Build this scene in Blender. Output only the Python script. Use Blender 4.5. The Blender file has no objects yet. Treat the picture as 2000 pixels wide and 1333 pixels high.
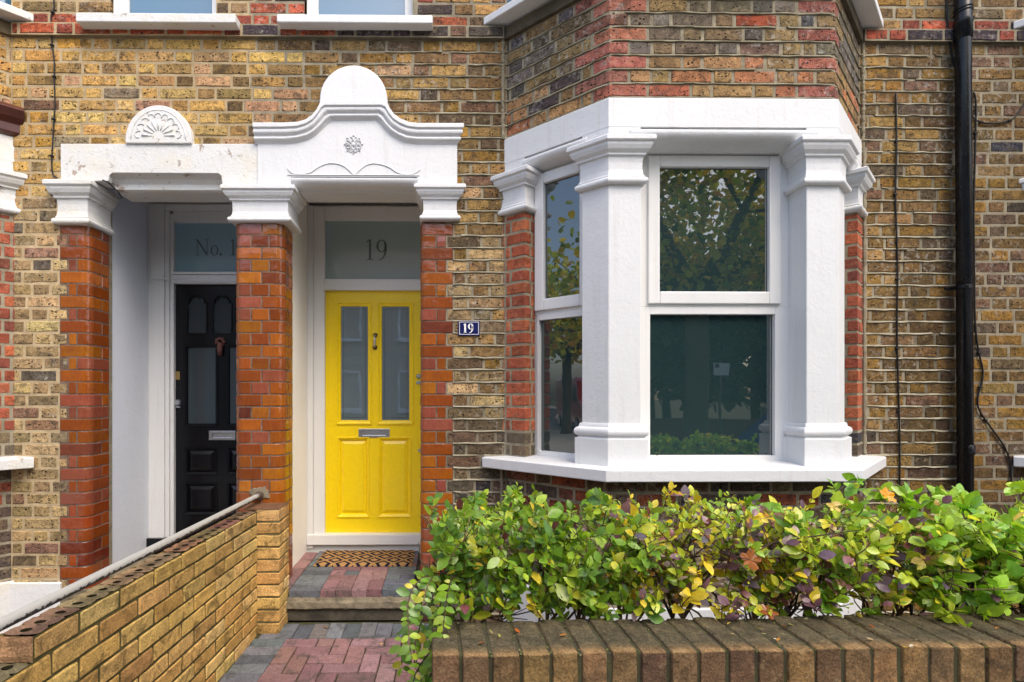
import bpy, math, random
from mathutils import Vector, noise as mnoise
R = math.radians
random.seed(7)
scene = bpy.context.scene
COL = scene.collection

# ------------------------------------------------------------ camera
F, PX0, PY0, D, ZC, YAW = 1098.0, 877.0, 769.0, 3.66, 1.453, 0.0116
cam_d = bpy.data.cameras.new('camera'); cam = bpy.data.objects.new('camera', cam_d); COL.objects.link(cam)
cam_d.sensor_width = 36.0; cam_d.lens = F/2000*36.0
cam_d.shift_x = (1000-PX0)/2000; cam_d.shift_y = (PY0-666.5)/2000
cam.location = (0, -D, ZC); cam.rotation_euler = (R(90), 0, -YAW)
cam_d.clip_end = 500; cam_d.clip_start = .05
scene.camera = cam
# ------------------------------------------------------------ sky, sun, exposure
SUN = Vector((.30, -.50, .80)).normalized()
w = bpy.data.worlds.new('World'); scene.world = w; w.use_nodes = True
nt = w.node_tree; nt.nodes.clear()
sky = nt.nodes.new('ShaderNodeTexSky'); sky.sky_type = 'NISHITA'; sky.sun_disc = False
sky.sun_elevation = math.asin(SUN.z); sky.sun_rotation = math.atan2(SUN.x, SUN.y)
sky.dust_density = 3.5; sky.ozone_density = .6
bg = nt.nodes.new('ShaderNodeBackground'); bg.inputs[1].default_value = .15
out = nt.nodes.new('ShaderNodeOutputWorld')
nt.links.new(sky.outputs[0], bg.inputs[0]); nt.links.new(bg.outputs[0], out.inputs[0])
sd = bpy.data.lights.new('sun', 'SUN'); so = bpy.data.objects.new('sun', sd); COL.objects.link(so)
sd.energy = .55; sd.angle = R(30); sd.color = (1, .93, .82)
so.rotation_euler = (-SUN).to_track_quat('-Z', 'Y').to_euler()
scene.view_settings.view_transform = 'Standard'; scene.view_settings.look = 'None'
scene.view_settings.exposure = 1.36; scene.view_settings.gamma = 1.0
scene.render.engine = 'CYCLES'

# ------------------------------------------------------------ measuring helpers
def ray(px, py):
    u = px-PX0
    return Vector((F*math.sin(YAW)+u*math.cos(YAW), F*math.cos(YAW)-u*math.sin(YAW), PY0-py))
def P(px, py, Y=0.0):
    r = ray(px, py); t = (Y+D)/r.y
    return (r.x*t, ZC+r.z*t)
def PX(px, Y=0.0): return P(px, PY0, Y)[0]
def PZ(py, px=PX0, Y=0.0): return P(px, py, Y)[1]
def srgb(r, g, b):
    f = lambda c: (c/255/12.92) if c/255 <= .04045 else ((c/255+.055)/1.055)**2.4
    return (f(r), f(g), f(b))
class Fr:      # a local frame in plan: u along, d outward
    def __init__(s, o, u):
        s.o = Vector((o[0], o[1])); s.u = Vector(u).normalized(); s.n = Vector((s.u.y, -s.u.x))
    def w(s, u, d, z):
        p = s.o+s.u*u+s.n*d; return (p.x, p.y, z)
    def px(s, px, py, d=0.0):   # pixel -> (u, z) on the plane at distance d
        r = ray(px, py); c = Vector((0, -D)); o = s.o+s.n*d
        t = (o-c).dot(s.n)/Vector((r.x, r.y)).dot(s.n)
        return ((c+Vector((r.x, r.y))*t-s.o).dot(s.u), ZC+r.z*t)
FACE = Fr((0, 0), (1, 0))

# ------------------------------------------------------------ object helpers
def tag(o, label=None, cat=None, group=None, kind=None):
    if label: o['label'] = label
    if cat: o['category'] = cat
    if group: o['group'] = group
    if kind: o['kind'] = kind
    return o
def thing(name, label, cat, loc=(0, 0, 0), group=None):
    o = bpy.data.objects.new(name, None); COL.objects.link(o); o.location = loc
    o.empty_display_size = .1
    return tag(o, label, cat, group)
class MB:
    def __init__(s): s.v = []; s.f = []; s.c = []; s.m = []
    def add(s, vs, fs, col=(1, 1, 1), mat=0):
        n = len(s.v); s.v += [tuple(v) for v in vs]; s.f += [tuple(i+n for i in f) for f in fs]
        s.c += col if isinstance(col, list) else [col]*len(vs); s.m += [mat]*len(fs)
    def box(s, x0, x1, y0, y1, z0, z1, col=(1, 1, 1), mat=0, fr=None):
        vs = [(x, y, z) for z in (z0, z1) for y in (y0, y1) for x in (x0, x1)]
        if fr: vs = [fr.w(x, -y, z) for x, y, z in vs]
        s.add(vs, [(0, 2, 3, 1), (4, 5, 7, 6), (0, 1, 5, 4), (2, 6, 7, 3), (0, 4, 6, 2), (1, 3, 7, 5)], col, mat)
    def sweep(s, path, prof, col=(1, 1, 1), mat=0, caps=True):
        ms = miters(path); n = len(prof); vs = []
        for (p, m) in ms:
            for (d, z) in prof: vs.append((p.x+m.x*d, p.y+m.y*d, z))
        fs = []
        for i in range(len(path)-1):
            for j in range(n-1):
                a = i*n+j; fs.append((a, a+1, a+n+1, a+n))
        if caps: fs.append(tuple(range(n-1, -1, -1))); fs.append(tuple((len(path)-1)*n+j for j in range(n)))
        s.add(vs, fs, col, mat)
    def prism(s, pts, y0, y1, col=(1, 1, 1), mat=0):   # polygon in XZ, front at y0
        n = len(pts)
        vs = [(x, y0, z) for x, z in pts]+[(x, y1, z) for x, z in pts]
        fs = [tuple(range(n)), tuple(range(2*n-1, n-1, -1))]
        fs += [(i, i+n, (i+1) % n+n, (i+1) % n) for i in range(n)]
        s.add(vs, fs, col, mat)
    def tube(s, pts, r, seg=8, col=(1, 1, 1), mat=0, caps=True):
        pts = [Vector(p) for p in pts]; n = len(pts); vs = []; fs = []
        rr = r if isinstance(r, (list, tuple)) else [r]*n
        ref = Vector((.31, .22, .93))
        for i, p in enumerate(pts):
            t = (pts[min(i+1, n-1)]-pts[max(i-1, 0)]).normalized()
            if abs(t.dot(ref)) > .95: a = t.cross(Vector((1, 0, 0))).normalized()
            else: a = t.cross(ref).normalized()
            b = t.cross(a)
            for k in range(seg):
                q = 2*math.pi*k/seg; vs.append(p+(a*math.cos(q)+b*math.sin(q))*rr[i])
        for i in range(n-1):
            for k in range(seg):
                a0 = i*seg+k; a1 = i*seg+(k+1) % seg; fs.append((a0, a1, a1+seg, a0+seg))
        if caps: fs.append(tuple(range(seg-1, -1, -1))); fs.append(tuple((n-1)*seg+k for k in range(seg)))
        s.add(vs, fs, col, mat)
    def build(s, name, mats, parent=None, bevel=0, smooth=False, kind=None, recalc=True):
        me = bpy.data.meshes.new(name); me.from_pydata(s.v, [], s.f)
        if not isinstance(mats, (list, tuple)): mats = [mats]
        for m in mats: me.materials.append(m)
        me.polygons.foreach_set('material_index', s.m)
        a = me.color_attributes.new('Col', 'FLOAT_COLOR', 'POINT')
        flat = []
        for c in s.c: flat += [c[0], c[1], c[2], c[3] if len(c) > 3 else 1.0]
        a.data.foreach_set('color', flat)
        if recalc:
            import bmesh
            bm = bmesh.new(); bm.from_mesh(me); bmesh.ops.recalc_face_normals(bm, faces=bm.faces); bm.to_mesh(me); bm.free()
        if smooth: me.polygons.foreach_set('use_smooth', [True]*len(me.polygons))
        me.update()
        o = bpy.data.objects.new(name, me); COL.objects.link(o)
        if parent:
            o.parent = parent; o.location = -parent.location
        if bevel:
            b = o.modifiers.new('bevel', 'BEVEL'); b.width = bevel; b.segments = 2; b.limit_method = 'ANGLE'; b.angle_limit = R(35)
        if kind: o['kind'] = kind
        return o
def miters(path):
    ps = [Vector(p) for p in path]; out = []
    for i, p in enumerate(ps):
        d0 = (p-ps[i-1]).normalized() if i > 0 else None
        d1 = (ps[i+1]-p).normalized() if i < len(ps)-1 else None
        if d0 is None: d0 = d1
        if d1 is None: d1 = d0
        n0 = Vector((d0.y, -d0.x)); n1 = Vector((d1.y, -d1.x)); m = (n0+n1)
        m = m/(1+n0.dot(n1)) if (1+n0.dot(n1)) > .05 else n0
        out.append((p, m))
    return out
def arc(cx, cy, r, a0, a1, n):
    return [(cx+r*math.cos(R(a0+(a1-a0)*i/n)), cy+r*math.sin(R(a0+(a1-a0)*i/n))) for i in range(n+1)]

# ------------------------------------------------------------ materials
def newmat(name):
    m = bpy.data.materials.new(name); m.use_nodes = True
    n = m.node_tree; b = n.nodes['Principled BSDF']
    return m, n, b
def N(n, t, **k):
    x = n.nodes.new(t)
    for a, v in k.items(): setattr(x, a, v)
    return x
def noise(n, scale, detail=4, rough=.55, co=None, dist=0):
    x = N(n, 'ShaderNodeTexNoise'); x.inputs['Scale'].default_value = scale
    x.inputs['Detail'].default_value = detail; x.inputs['Roughness'].default_value = rough; x.inputs['Distortion'].default_value = dist
    if co is not None: n.links.new(co, x.inputs['Vector'])
    return x
def ramp(n, src, stops):
    x = N(n, 'ShaderNodeValToRGB'); e = x.color_ramp.elements
    while len(e) < len(stops): e.new(.5)
    for i, (p, c) in enumerate(stops):
        e[i].position = p; e[i].color = (c, c, c, 1) if isinstance(c, (int, float)) else (*c, 1)
    n.links.new(src, x.inputs[0]); return x
def mix(n, fac, a, b, mode='MIX'):
    x = N(n, 'ShaderNodeMix', data_type='RGBA', blend_type=mode)
    for i, v in ((0, fac), (6, a), (7, b)):
        if isinstance(v, (int, float)): x.inputs[i].default_value = v
        elif isinstance(v, tuple): x.inputs[i].default_value = (*v, 1)
        else: n.links.new(v, x.inputs[i])
    return x.outputs[2]
def bump(n, b, src, strength, dist=.01, prev=None):
    x = N(n, 'ShaderNodeBump'); x.inputs['Strength'].default_value = strength; x.inputs['Distance'].default_value = dist
    n.links.new(src, x.inputs['Height'])
    if prev: n.links.new(prev.outputs[0], x.inputs['Normal'])
    n.links.new(x.outputs[0], b.inputs['Normal']); return x
def objco(n): return N(n, 'ShaderNodeTexCoord').outputs['Object']

def mat_brick(name, rough=.88, pit=1.0, vari=.4, bumps=1.0, patch=.5, white=0.0, pitscale=48, dark=(66, 54, 44), bigs=24):
    m, n, b = newmat(name); co = objco(n)
    at = N(n, 'ShaderNodeAttribute', attribute_name='Col')
    big = noise(n, bigs, 7, .68, co, .3)
    c = mix(n, ramp(n, big.outputs[0], [(.36, 0), (.58, 1)]).outputs[0], mix(n, 1.0, at.outputs[0], (1-vari, 1-vari, 1-vari), 'MULTIPLY'), at.outputs[0])
    # paler, sandier patches
    lt = noise(n, 27, 5, .6, co, .5)
    c = mix(n, ramp(n, lt.outputs[0], [(.56, 0), (.68, .38)]).outputs[0], c, mix(n, .5, at.outputs[0], srgb(205, 180, 135)) if pit else at.outputs[0])
    # burnt / sooty patches, irregular
    pt = noise(n, 8, 6, .74, co, .8)
    c = mix(n, ramp(n, pt.outputs[0], [(.53, 0), (.60, patch)]).outputs[0], c, srgb(*dark))
    fine = noise(n, 150, 4, .65, co)
    c = mix(n, .85, c, ramp(n, fine.outputs[0], [(.3, .5), (.68, 1.42)]).outputs[0], 'MULTIPLY')
    mp = N(n, 'ShaderNodeMapping'); mp.inputs['Scale'].default_value = (1, 1, 1.5); wob = noise(n, 60, 2, .5, co)
    vo = N(n, 'ShaderNodeTexVoronoi'); vo.inputs['Scale'].default_value = pitscale; n.links.new(mix(n, .012, co, wob.outputs[1]), mp.inputs[0]); n.links.new(mp.outputs[0], vo.inputs['Vector'])
    sel = noise(n, 26, 2, .5, co)
    thr = N(n, 'ShaderNodeMath', operation='SUBTRACT'); n.links.new(vo.outputs['Distance'], thr.inputs[0])
    vr = N(n, 'ShaderNodeSeparateColor'); n.links.new(vo.outputs['Color'], vr.inputs[0])
    rad = N(n, 'ShaderNodeMath', operation='MULTIPLY'); n.links.new(vr.outputs[0], rad.inputs[0]); rad.inputs[1].default_value = .33; n.links.new(rad.outputs[0], thr.inputs[1])
    pr = N(n, 'ShaderNodeMath', operation='MULTIPLY'); n.links.new(ramp(n, thr.outputs[0], [(.0, 1), (.09, 0)]).outputs[0], pr.inputs[0])
    n.links.new(ramp(n, sel.outputs[0], [(.40, 0), (.50, pit)]).outputs[0], pr.inputs[1])
    c = mix(n, pr.outputs[0], c, srgb(42, 28, 20))
    if white:
        wn = noise(n, 30, 5, .75, co); wb = noise(n, 1.6, 2, .5, co)
        wm = N(n, 'ShaderNodeMath', operation='MULTIPLY')
        n.links.new(ramp(n, wn.outputs[0], [(.53, 0), (.66, white)]).outputs[0], wm.inputs[0]); n.links.new(ramp(n, wb.outputs[0], [(.45, 0), (.6, 1)]).outputs[0], wm.inputs[1])
        c = mix(n, wm.outputs[0], c, srgb(196, 194, 186))
    n.links.new(c, b.inputs['Base Color']); b.inputs['Roughness'].default_value = rough
    b.inputs['Specular IOR Level'].default_value = .25
    b1 = bump(n, b, big.outputs[0], .8*bumps, .016)
    b2 = bump(n, b, fine.outputs[0], .7*bumps, .005, b1)
    inv = N(n, 'ShaderNodeMath', operation='SUBTRACT'); inv.inputs[0].default_value = 1; n.links.new(pr.outputs[0], inv.inputs[1])
    bump(n, b, inv.outputs[0], .8, .005, b2)
    return m
def mat_mortar(name, col, col2, scale=14):
    m, n, b = newmat(name); co = objco(n)
    a = noise(n, scale, 6, .65, co); fine = noise(n, 220, 3, .6, co)
    at = N(n, 'ShaderNodeAttribute', attribute_name='Col')
    c = mix(n, ramp(n, a.outputs[0], [(.35, 0), (.65, 1)]).outputs[0], col2, col)
    c = mix(n, 1.0, c, at.outputs[0], 'MULTIPLY')
    c = mix(n, .8, c, ramp(n, fine.outputs[0], [(.3, .7), (.7, 1.25)]).outputs[0], 'MULTIPLY')
    n.links.new(c, b.inputs['Base Color']); b.inputs['Roughness'].default_value = .95; b.inputs['Specular IOR Level'].default_value = .15
    x = bump(n, b, fine.outputs[0], .6, .004); bump(n, b, a.outputs[0], .5, .01, x)
    return m
def mat_glazed():
    m, n, b = newmat('glazed brick'); co = objco(n)
    at = N(n, 'ShaderNodeAttribute', attribute_name='Col')
    mp = N(n, 'ShaderNodeMapping'); mp.inputs['Scale'].default_value = (1, 1, .22); n.links.new(co, mp.inputs[0])
    st = noise(n, 90, 4, .6, mp.outputs[0]); sp = noise(n, 420, 2, .5, co); big = noise(n, 14, 3, .5, co)
    c = mix(n, ramp(n, st.outputs[0], [(.35, 0), (.68, .6)]).outputs[0], at.outputs[0], mix(n, 1.0, at.outputs[0], (1.3, 1.6, 1.2), 'MULTIPLY'))
    c = mix(n, ramp(n, sp.outputs[0], [(.52, 0), (.66, .6)]).outputs[0], c, mix(n, 1.0, at.outputs[0], (.35, .3, .3), 'MULTIPLY'))
    c = mix(n, ramp(n, big.outputs[0], [(.48, 0), (.7, .45)]).outputs[0], c, srgb(120, 62, 34))
    n.links.new(c, b.inputs['Base Color']); b.inputs['Roughness'].default_value = .14
    b.inputs['Specular IOR Level'].default_value = .55
    x = bump(n, b, big.outputs[0], .22, .02); bump(n, b, st.outputs[0], .06, .004, x)
    return m
def mat_paint(name, col, rough=.5, dirt=.25, dcol=srgb(150, 138, 118), bumps=.25, peel=0.0, streak=0.0):
    m, n, b = newmat(name); co = objco(n)
    big = noise(n, 3.5, 5, .6, co); fine = noise(n, 60, 4, .6, co); g = noise(n, 18, 6, .7, co)
    c = mix(n, ramp(n, big.outputs[0], [(.35, 0), (.7, .35)]).outputs[0], col, tuple(x*.9 for x in col))
    c = mix(n, ramp(n, g.outputs[0], [(.60, 0), (.78, dirt)]).outputs[0], c, dcol)
    if streak:
        mp = N(n, 'ShaderNodeMapping'); mp.inputs['Scale'].default_value = (26, 26, 1.6); n.links.new(co, mp.inputs[0])
        s2 = noise(n, 1, 4, .6, mp.outputs[0]); c = mix(n, ramp(n, s2.outputs[0], [(.55, 0), (.8, streak)]).outputs[0], c, dcol)
    h = None
    if peel:
        pn = noise(n, 11, 7, .72, co, .4); th = .665-.055*peel; pr = ramp(n, pn.outputs[0], [(th, 0), (th+.012, peel)])
        cm = noise(n, 6, 4, .6, co); c = mix(n, ramp(n, cm.outputs[0], [(.5, 0), (.62, .5)]).outputs[0], c, tuple(v*w_ for v, w_ in zip(col, (.98, .93, .80))))
        c = mix(n, pr.outputs[0], c, srgb(142, 112, 82)); h = pr
        pn2 = noise(n, 26, 5, .7, co, .8); pr2 = ramp(n, pn2.outputs[0], [(.655, 0), (.67, peel)]); c = mix(n, pr2.outputs[0], c, srgb(110, 88, 66))
    n.links.new(c, b.inputs['Base Color']); b.inputs['Roughness'].default_value = rough
    x = bump(n, b, fine.outputs[0], bumps, .003); x = bump(n, b, g.outputs[0], bumps, .006, x)
    if h: 
        iv = N(n, 'ShaderNodeMath', operation='SUBTRACT'); iv.inputs[0].default_value = 1; n.links.new(h.outputs[0], iv.inputs[1])
        bump(n, b, iv.outputs[0], .7, .003, x)
    return m
def mat_simple(name, col, rough=.5, metal=0, bumps=0, scale=80, vari=.15, coat=0):
    m, n, b = newmat(name); co = objco(n)
    a = noise(n, scale, 4, .6, co)
    c = mix(n, ramp(n, a.outputs[0], [(.3, 0), (.7, 1)]).outputs[0], tuple(x*(1-vari) for x in col), tuple(min(1, x*(1+vari)) for x in col))
    n.links.new(c, b.inputs['Base Color']); b.inputs['Roughness'].default_value = rough; b.inputs['Metallic'].default_value = metal
    b.inputs['Coat Weight'].default_value = coat
    if 'black' in name: b.inputs['Specular IOR Level'].default_value = .3
    if bumps: bump(n, b, a.outputs[0], bumps, .003)
    return m
def mat_glass(name, col, ior=1.7, rough=.01, bumps=.015, scale=5):
    m, n, b = newmat(name); co = objco(n)
    b.inputs['Base Color'].default_value = (*col, 1); b.inputs['Roughness'].default_value = rough
    b.inputs['IOR'].default_value = ior; b.inputs['Specular IOR Level'].default_value = .5
    a = noise(n, scale, 2, .5, co); bump(n, b, a.outputs[0], bumps, .05)
    return m
def mat_attr(name, rough=.5, transl=0.0, spec=.4, vein=False):
    m, n, b = newmat(name); at = N(n, 'ShaderNodeAttribute', attribute_name='Col'); co = objco(n)
    a = noise(n, 45, 3, .6, co)
    c = mix(n, .6, at.outputs[0], ramp(n, a.outputs[0], [(.3, .6), (.7, 1.3)]).outputs[0], 'MULTIPLY')
    n.links.new(c, b.inputs['Base Color']); b.inputs['Roughness'].default_value = rough; b.inputs['Specular IOR Level'].default_value = spec
    bump(n, b, a.outputs[0], .2, .004)
    if transl:
        tr = N(n, 'ShaderNodeBsdfTranslucent'); n.links.new(mix(n, 1.0, c, (1.4, 1.4, .6), 'MULTIPLY'), tr.inputs[0])
        ms = N(n, 'ShaderNodeMixShader'); ms.inputs[0].default_value = transl
        n.links.new(b.outputs[0], ms.inputs[1]); n.links.new(tr.outputs[0], ms.inputs[2])
        n.links.new(ms.outputs[0], n.nodes['Material Output'].inputs[0])
    return m
WHITE = (.67, .68, .69)
M = dict(
    stock=mat_brick('london stock brick', vari=.45, white=.5, patch=.62),
    red=mat_brick('red rubber brick', pit=.25, vari=.3, patch=.3, pitscale=80),
    garden=mat_brick('buff garden brick', pit=.0, vari=.3, patch=.6, bumps=1.3, dark=(96, 78, 44), bigs=13),
    coping=mat_brick('weathered coping brick', pit=.2, vari=.4, patch=.4, bumps=1.6, pitscale=110, dark=(70, 60, 44)),
    paver=mat_brick('block paver', pit=.0, vari=.2, patch=.55, bumps=1.0, dark=(70, 70, 64)),
    mortar=mat_mortar('sandy mortar', srgb(190, 170, 136), srgb(160, 142, 110)),
    mortar_grey=mat_mortar('grey mortar', srgb(160, 150, 128), srgb(126, 118, 100)),
    mortar_wall=mat_mortar('stained wall mortar', srgb(126, 116, 82), srgb(92, 88, 60)),
    core=mat_mortar('dark concrete', srgb(92, 86, 74), srgb(60, 56, 50), 10),  # darker concrete for the step body set back under the edge
    mortar_pier=mat_mortar('thin pier mortar', srgb(124, 106, 92), srgb(88, 70, 58)),
    pointing=mat_mortar('raised lime pointing', srgb(176, 168, 146), srgb(128, 120, 98), 9),
    mortar_dark=mat_mortar('dark mossy mortar', srgb(66, 62, 52), srgb(74, 76, 44), 22),
    mortar_green=mat_mortar('mossy joint', srgb(66, 62, 52), srgb(76, 76, 50), 18),
    glazed=mat_glazed(),
    white=mat_paint('white masonry paint', WHITE, .5, .16, bumps=.4, streak=.2),
    white_old=mat_paint('flaking white paint', (.66, .66, .64), .6, .5, bumps=.8, peel=.7),
    white_mid=mat_paint('worn white paint', (.67, .68, .68), .55, .4, bumps=.6, peel=.45),
    frame=mat_paint('white frame paint', (.72, .72, .71), .3, .14, bumps=.08, streak=.1),
    frame_old=mat_paint('grubby white frame paint', (.66, .67, .68), .45, .3, bumps=.3, streak=.25),
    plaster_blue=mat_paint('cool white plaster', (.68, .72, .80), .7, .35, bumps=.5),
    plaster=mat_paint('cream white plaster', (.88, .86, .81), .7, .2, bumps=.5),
    ceiling=mat_paint('porch ceiling', (.74, .71, .68), .7, .2, bumps=.3),
    yellow=mat_simple('yellow door paint', srgb(244, 212, 10), .28, bumps=.03, scale=35, vari=.04, coat=.2),
    black=mat_simple('black door gloss', (.0035, .0042, .006), .22, bumps=.15, scale=30, vari=.3),
    pipe_black=mat_simple('black pipe gloss', (.008, .009, .011), .25, bumps=.2, scale=16, vari=.4),
    cable=mat_simple('black cable', (.012, .012, .013), .5),
    glass=mat_glass('bay window glass', (.016, .034, .036), 2.15, bumps=.006, scale=4),
    glass_sky=mat_glass('upper window glass', (.05, .13, .20), 2.2, bumps=.01),  # blue base colour paints part of the sky's reflection into the pane
    glass_door=mat_glass('door glass', (.10, .14, .165), 2.5, rough=.01, bumps=.008),
    glass_fan=mat_glass('frosted fanlight glass', (.30, .39, .39), 1.9, rough=.02, bumps=.006),
    glass_fan2=mat_glass('blue fanlight glass', (.24, .38, .45), 1.5, rough=.1),
    glass_tall=mat_glass('grey door glass', (.035, .05, .06), 1.6, rough=.08),
    glass_obs=mat_glass('obscured glass', (.06, .075, .085), 1.5, rough=.3, bumps=.8, scale=120),
    letter_fan=mat_simple('frosted lettering', (.075, .10, .10), .4),
    letter=mat_simple('etched lettering', (.012, .018, .02), .4),
    chrome=mat_simple('brushed chrome', (.55, .56, .58), .28, 1, bumps=.05),
    brass=mat_simple('dull brass', (.42, .3, .12), .4, .8),
    iron=mat_simple('worn bronze', (.14, .11, .09), .45, .6, bumps=.3),
    rust=mat_simple('rusty red iron', (.13, .05, .04), .7, .2, bumps=.4),
    sealant=mat_simple('grey sealant', (.3, .29, .28), .7),
    navy=mat_simple('navy enamel', srgb(14, 22, 82), .2, vari=.1, coat=.5),
    enamel=mat_simple('white enamel', (.8, .8, .8), .25, vari=.03),
    concrete=mat_mortar('step concrete', srgb(142, 130, 108), srgb(98, 92, 78), 12),
    leaf=mat_attr('leaf', .32, .32, .5), bark=mat_attr('bark', .9, 0, .2),
    brown_tile=mat_simple('brown glazed moulding', srgb(78, 38, 30), .3, bumps=.2, scale=20),
)
def mat_rail():
    m, n, b = newmat('flaking painted rail'); co = objco(n); g = N(n, 'ShaderNodeNewGeometry')
    a = noise(n, 55, 6, .7, co); sx = N(n, 'ShaderNodeSeparateXYZ'); n.links.new(co, sx.inputs[0])
    ad = N(n, 'ShaderNodeAttribute', attribute_name='Col')
    s = N(n, 'ShaderNodeMath', operation='ADD'); n.links.new(a.outputs[0], s.inputs[0]); n.links.new(ad.outputs[0], s.inputs[1])
    c = mix(n, ramp(n, s.outputs[0], [(.78, 0), (.80, 1)]).outputs[0], srgb(164, 162, 154), srgb(34, 34, 36))
    n.links.new(c, b.inputs['Base Color']); b.inputs['Roughness'].default_value = .5; bump(n, b, a.outputs[0], .3, .003); return m
M['rail'] = mat_rail()
def mat_mat():
    m, n, b = newmat('patterned coir mat'); co = objco(n)
    sx = N(n, 'ShaderNodeSeparateXYZ'); n.links.new(co, sx.inputs[0])
    def mth(op, a, c=None, d=None):
        x = N(n, 'ShaderNodeMath', operation=op)
        for i, v in enumerate((a, c, d)):
            if v is None: continue
            if isinstance(v, (int, float)): x.inputs[i].default_value = v
            else: n.links.new(v, x.inputs[i])
        return x.outputs[0]
    wob = noise(n, 90, 2, .5, co)
    u = mth('MULTIPLY', mth('ADD', sx.outputs[0], mth('MULTIPLY', wob.outputs[0], .004)), 1/.145); v = mth('MULTIPLY', sx.outputs[1], 1/.17)
    # triangle-wave diamond distance
    tu = mth('PINGPONG', u, .5); tv = mth('PINGPONG', v, .5)
    s = mth('ADD', tu, tv)                      # 0..1, lattice line at .5
    dd = mth('ABSOLUTE', mth('SUBTRACT', s, .5))   # 0 on the lattice, .5 at centres
    navy = ramp(n, dd, [(.085, 0), (.10, 1), (.26, 1), (.28, 0)])
    navy.color_ramp.interpolation = 'LINEAR'
    f = noise(n, 600, 3, .6, co)
    c = mix(n, navy.outputs[0], srgb(180, 142, 92), srgb(34, 34, 50))
    c = mix(n, .8, c, ramp(n, f.outputs[0], [(.3, .55), (.7, 1.35)]).outputs[0], 'MULTIPLY')
    n.links.new(c, b.inputs['Base Color']); b.inputs['Roughness'].default_value = 1; b.inputs['Specular IOR Level'].default_value = .05
    bump(n, b, f.outputs[0], 1, .006); return m
M['coir'] = mat_mat()
# marks and glyphs are drawn as flat ribbons
def stroke(mb, pts, wd, fx, Y, th=.0015):
    n = len(pts); wd = wd if isinstance(wd, (list, tuple)) else [wd]*n
    L = []; Rr = []
    for i, p in enumerate(pts):
        a = Vector(pts[max(i-1, 0)]); c = Vector(pts[min(i+1, n-1)]); t = (c-a).normalized(); q = Vector((-t.y, t.x))*wd[i]/2
        L.append(Vector(p)+q); Rr.append(Vector(p)-q)
    vs = [fx(*v, Y) for v in L]+[fx(*v, Y) for v in Rr]
    mb.add(vs, [(i, i+1, n+i+1, n+i) for i in range(n-1)])
def glyph(mb, ch, x0, z0, h, Y, bold=1.0):     # a serif glyph of height h; returns its advance
    fx = lambda x, y, Y: (x0+x*h, Y, z0+y*h)
    b = .13*bold; t = .045*bold**.5
    el = lambda cx, cy, rx, ry, a0, a1, n: [(cx+rx*math.cos(R(a0+(a1-a0)*i/n)), cy+ry*math.sin(R(a0+(a1-a0)*i/n))) for i in range(n+1)]
    if ch == '1':
        stroke(mb, [(.24, 0), (.24, 1)], b, fx, Y); stroke(mb, [(.08, t/2), (.40, t/2)], t, fx, Y); stroke(mb, [(.06, .86), (.20, .97)], t*1.2, fx, Y); return .5
    if ch == '9':
        n = 28; pts = el(.28, .68, .20, .29, 0, 360, n)
        stroke(mb, pts, [t+(b-t)*abs(math.cos(R(360*i/n)))**1.5 for i in range(n+1)], fx, Y)
        p2 = [(.48, .68), (.485, .5), (.45, .3), (.37, .13), (.24, .02), (.12, .0)]; stroke(mb, p2, [b, b*.95, b*.8, b*.6, t*1.2, t], fx, Y); return .6
    if ch == 'N':
        for x in (.14, .76): stroke(mb, [(x, 0), (x, 1)], t, fx, Y); 
        stroke(mb, [(.14, .97), (.76, .03)], b, fx, Y)
        for x, y in ((.14, t/2), (.76, 1-t/2), (.10, 1-t/2)): stroke(mb, [(x-.12, y), (x+.12, y)], t, fx, Y)
        return .95
    if ch == 'o':
        n = 24; pts = el(.25, .31, .20, .30, 0, 360, n); stroke(mb, pts, [t+(b*.9-t)*abs(math.cos(R(360*i/n)))**1.5 for i in range(n+1)], fx, Y); return .53
    if ch == '.':
        stroke(mb, [(.03, .06), (.17, .06)], .13, fx, Y); return .3
    return .3

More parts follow.
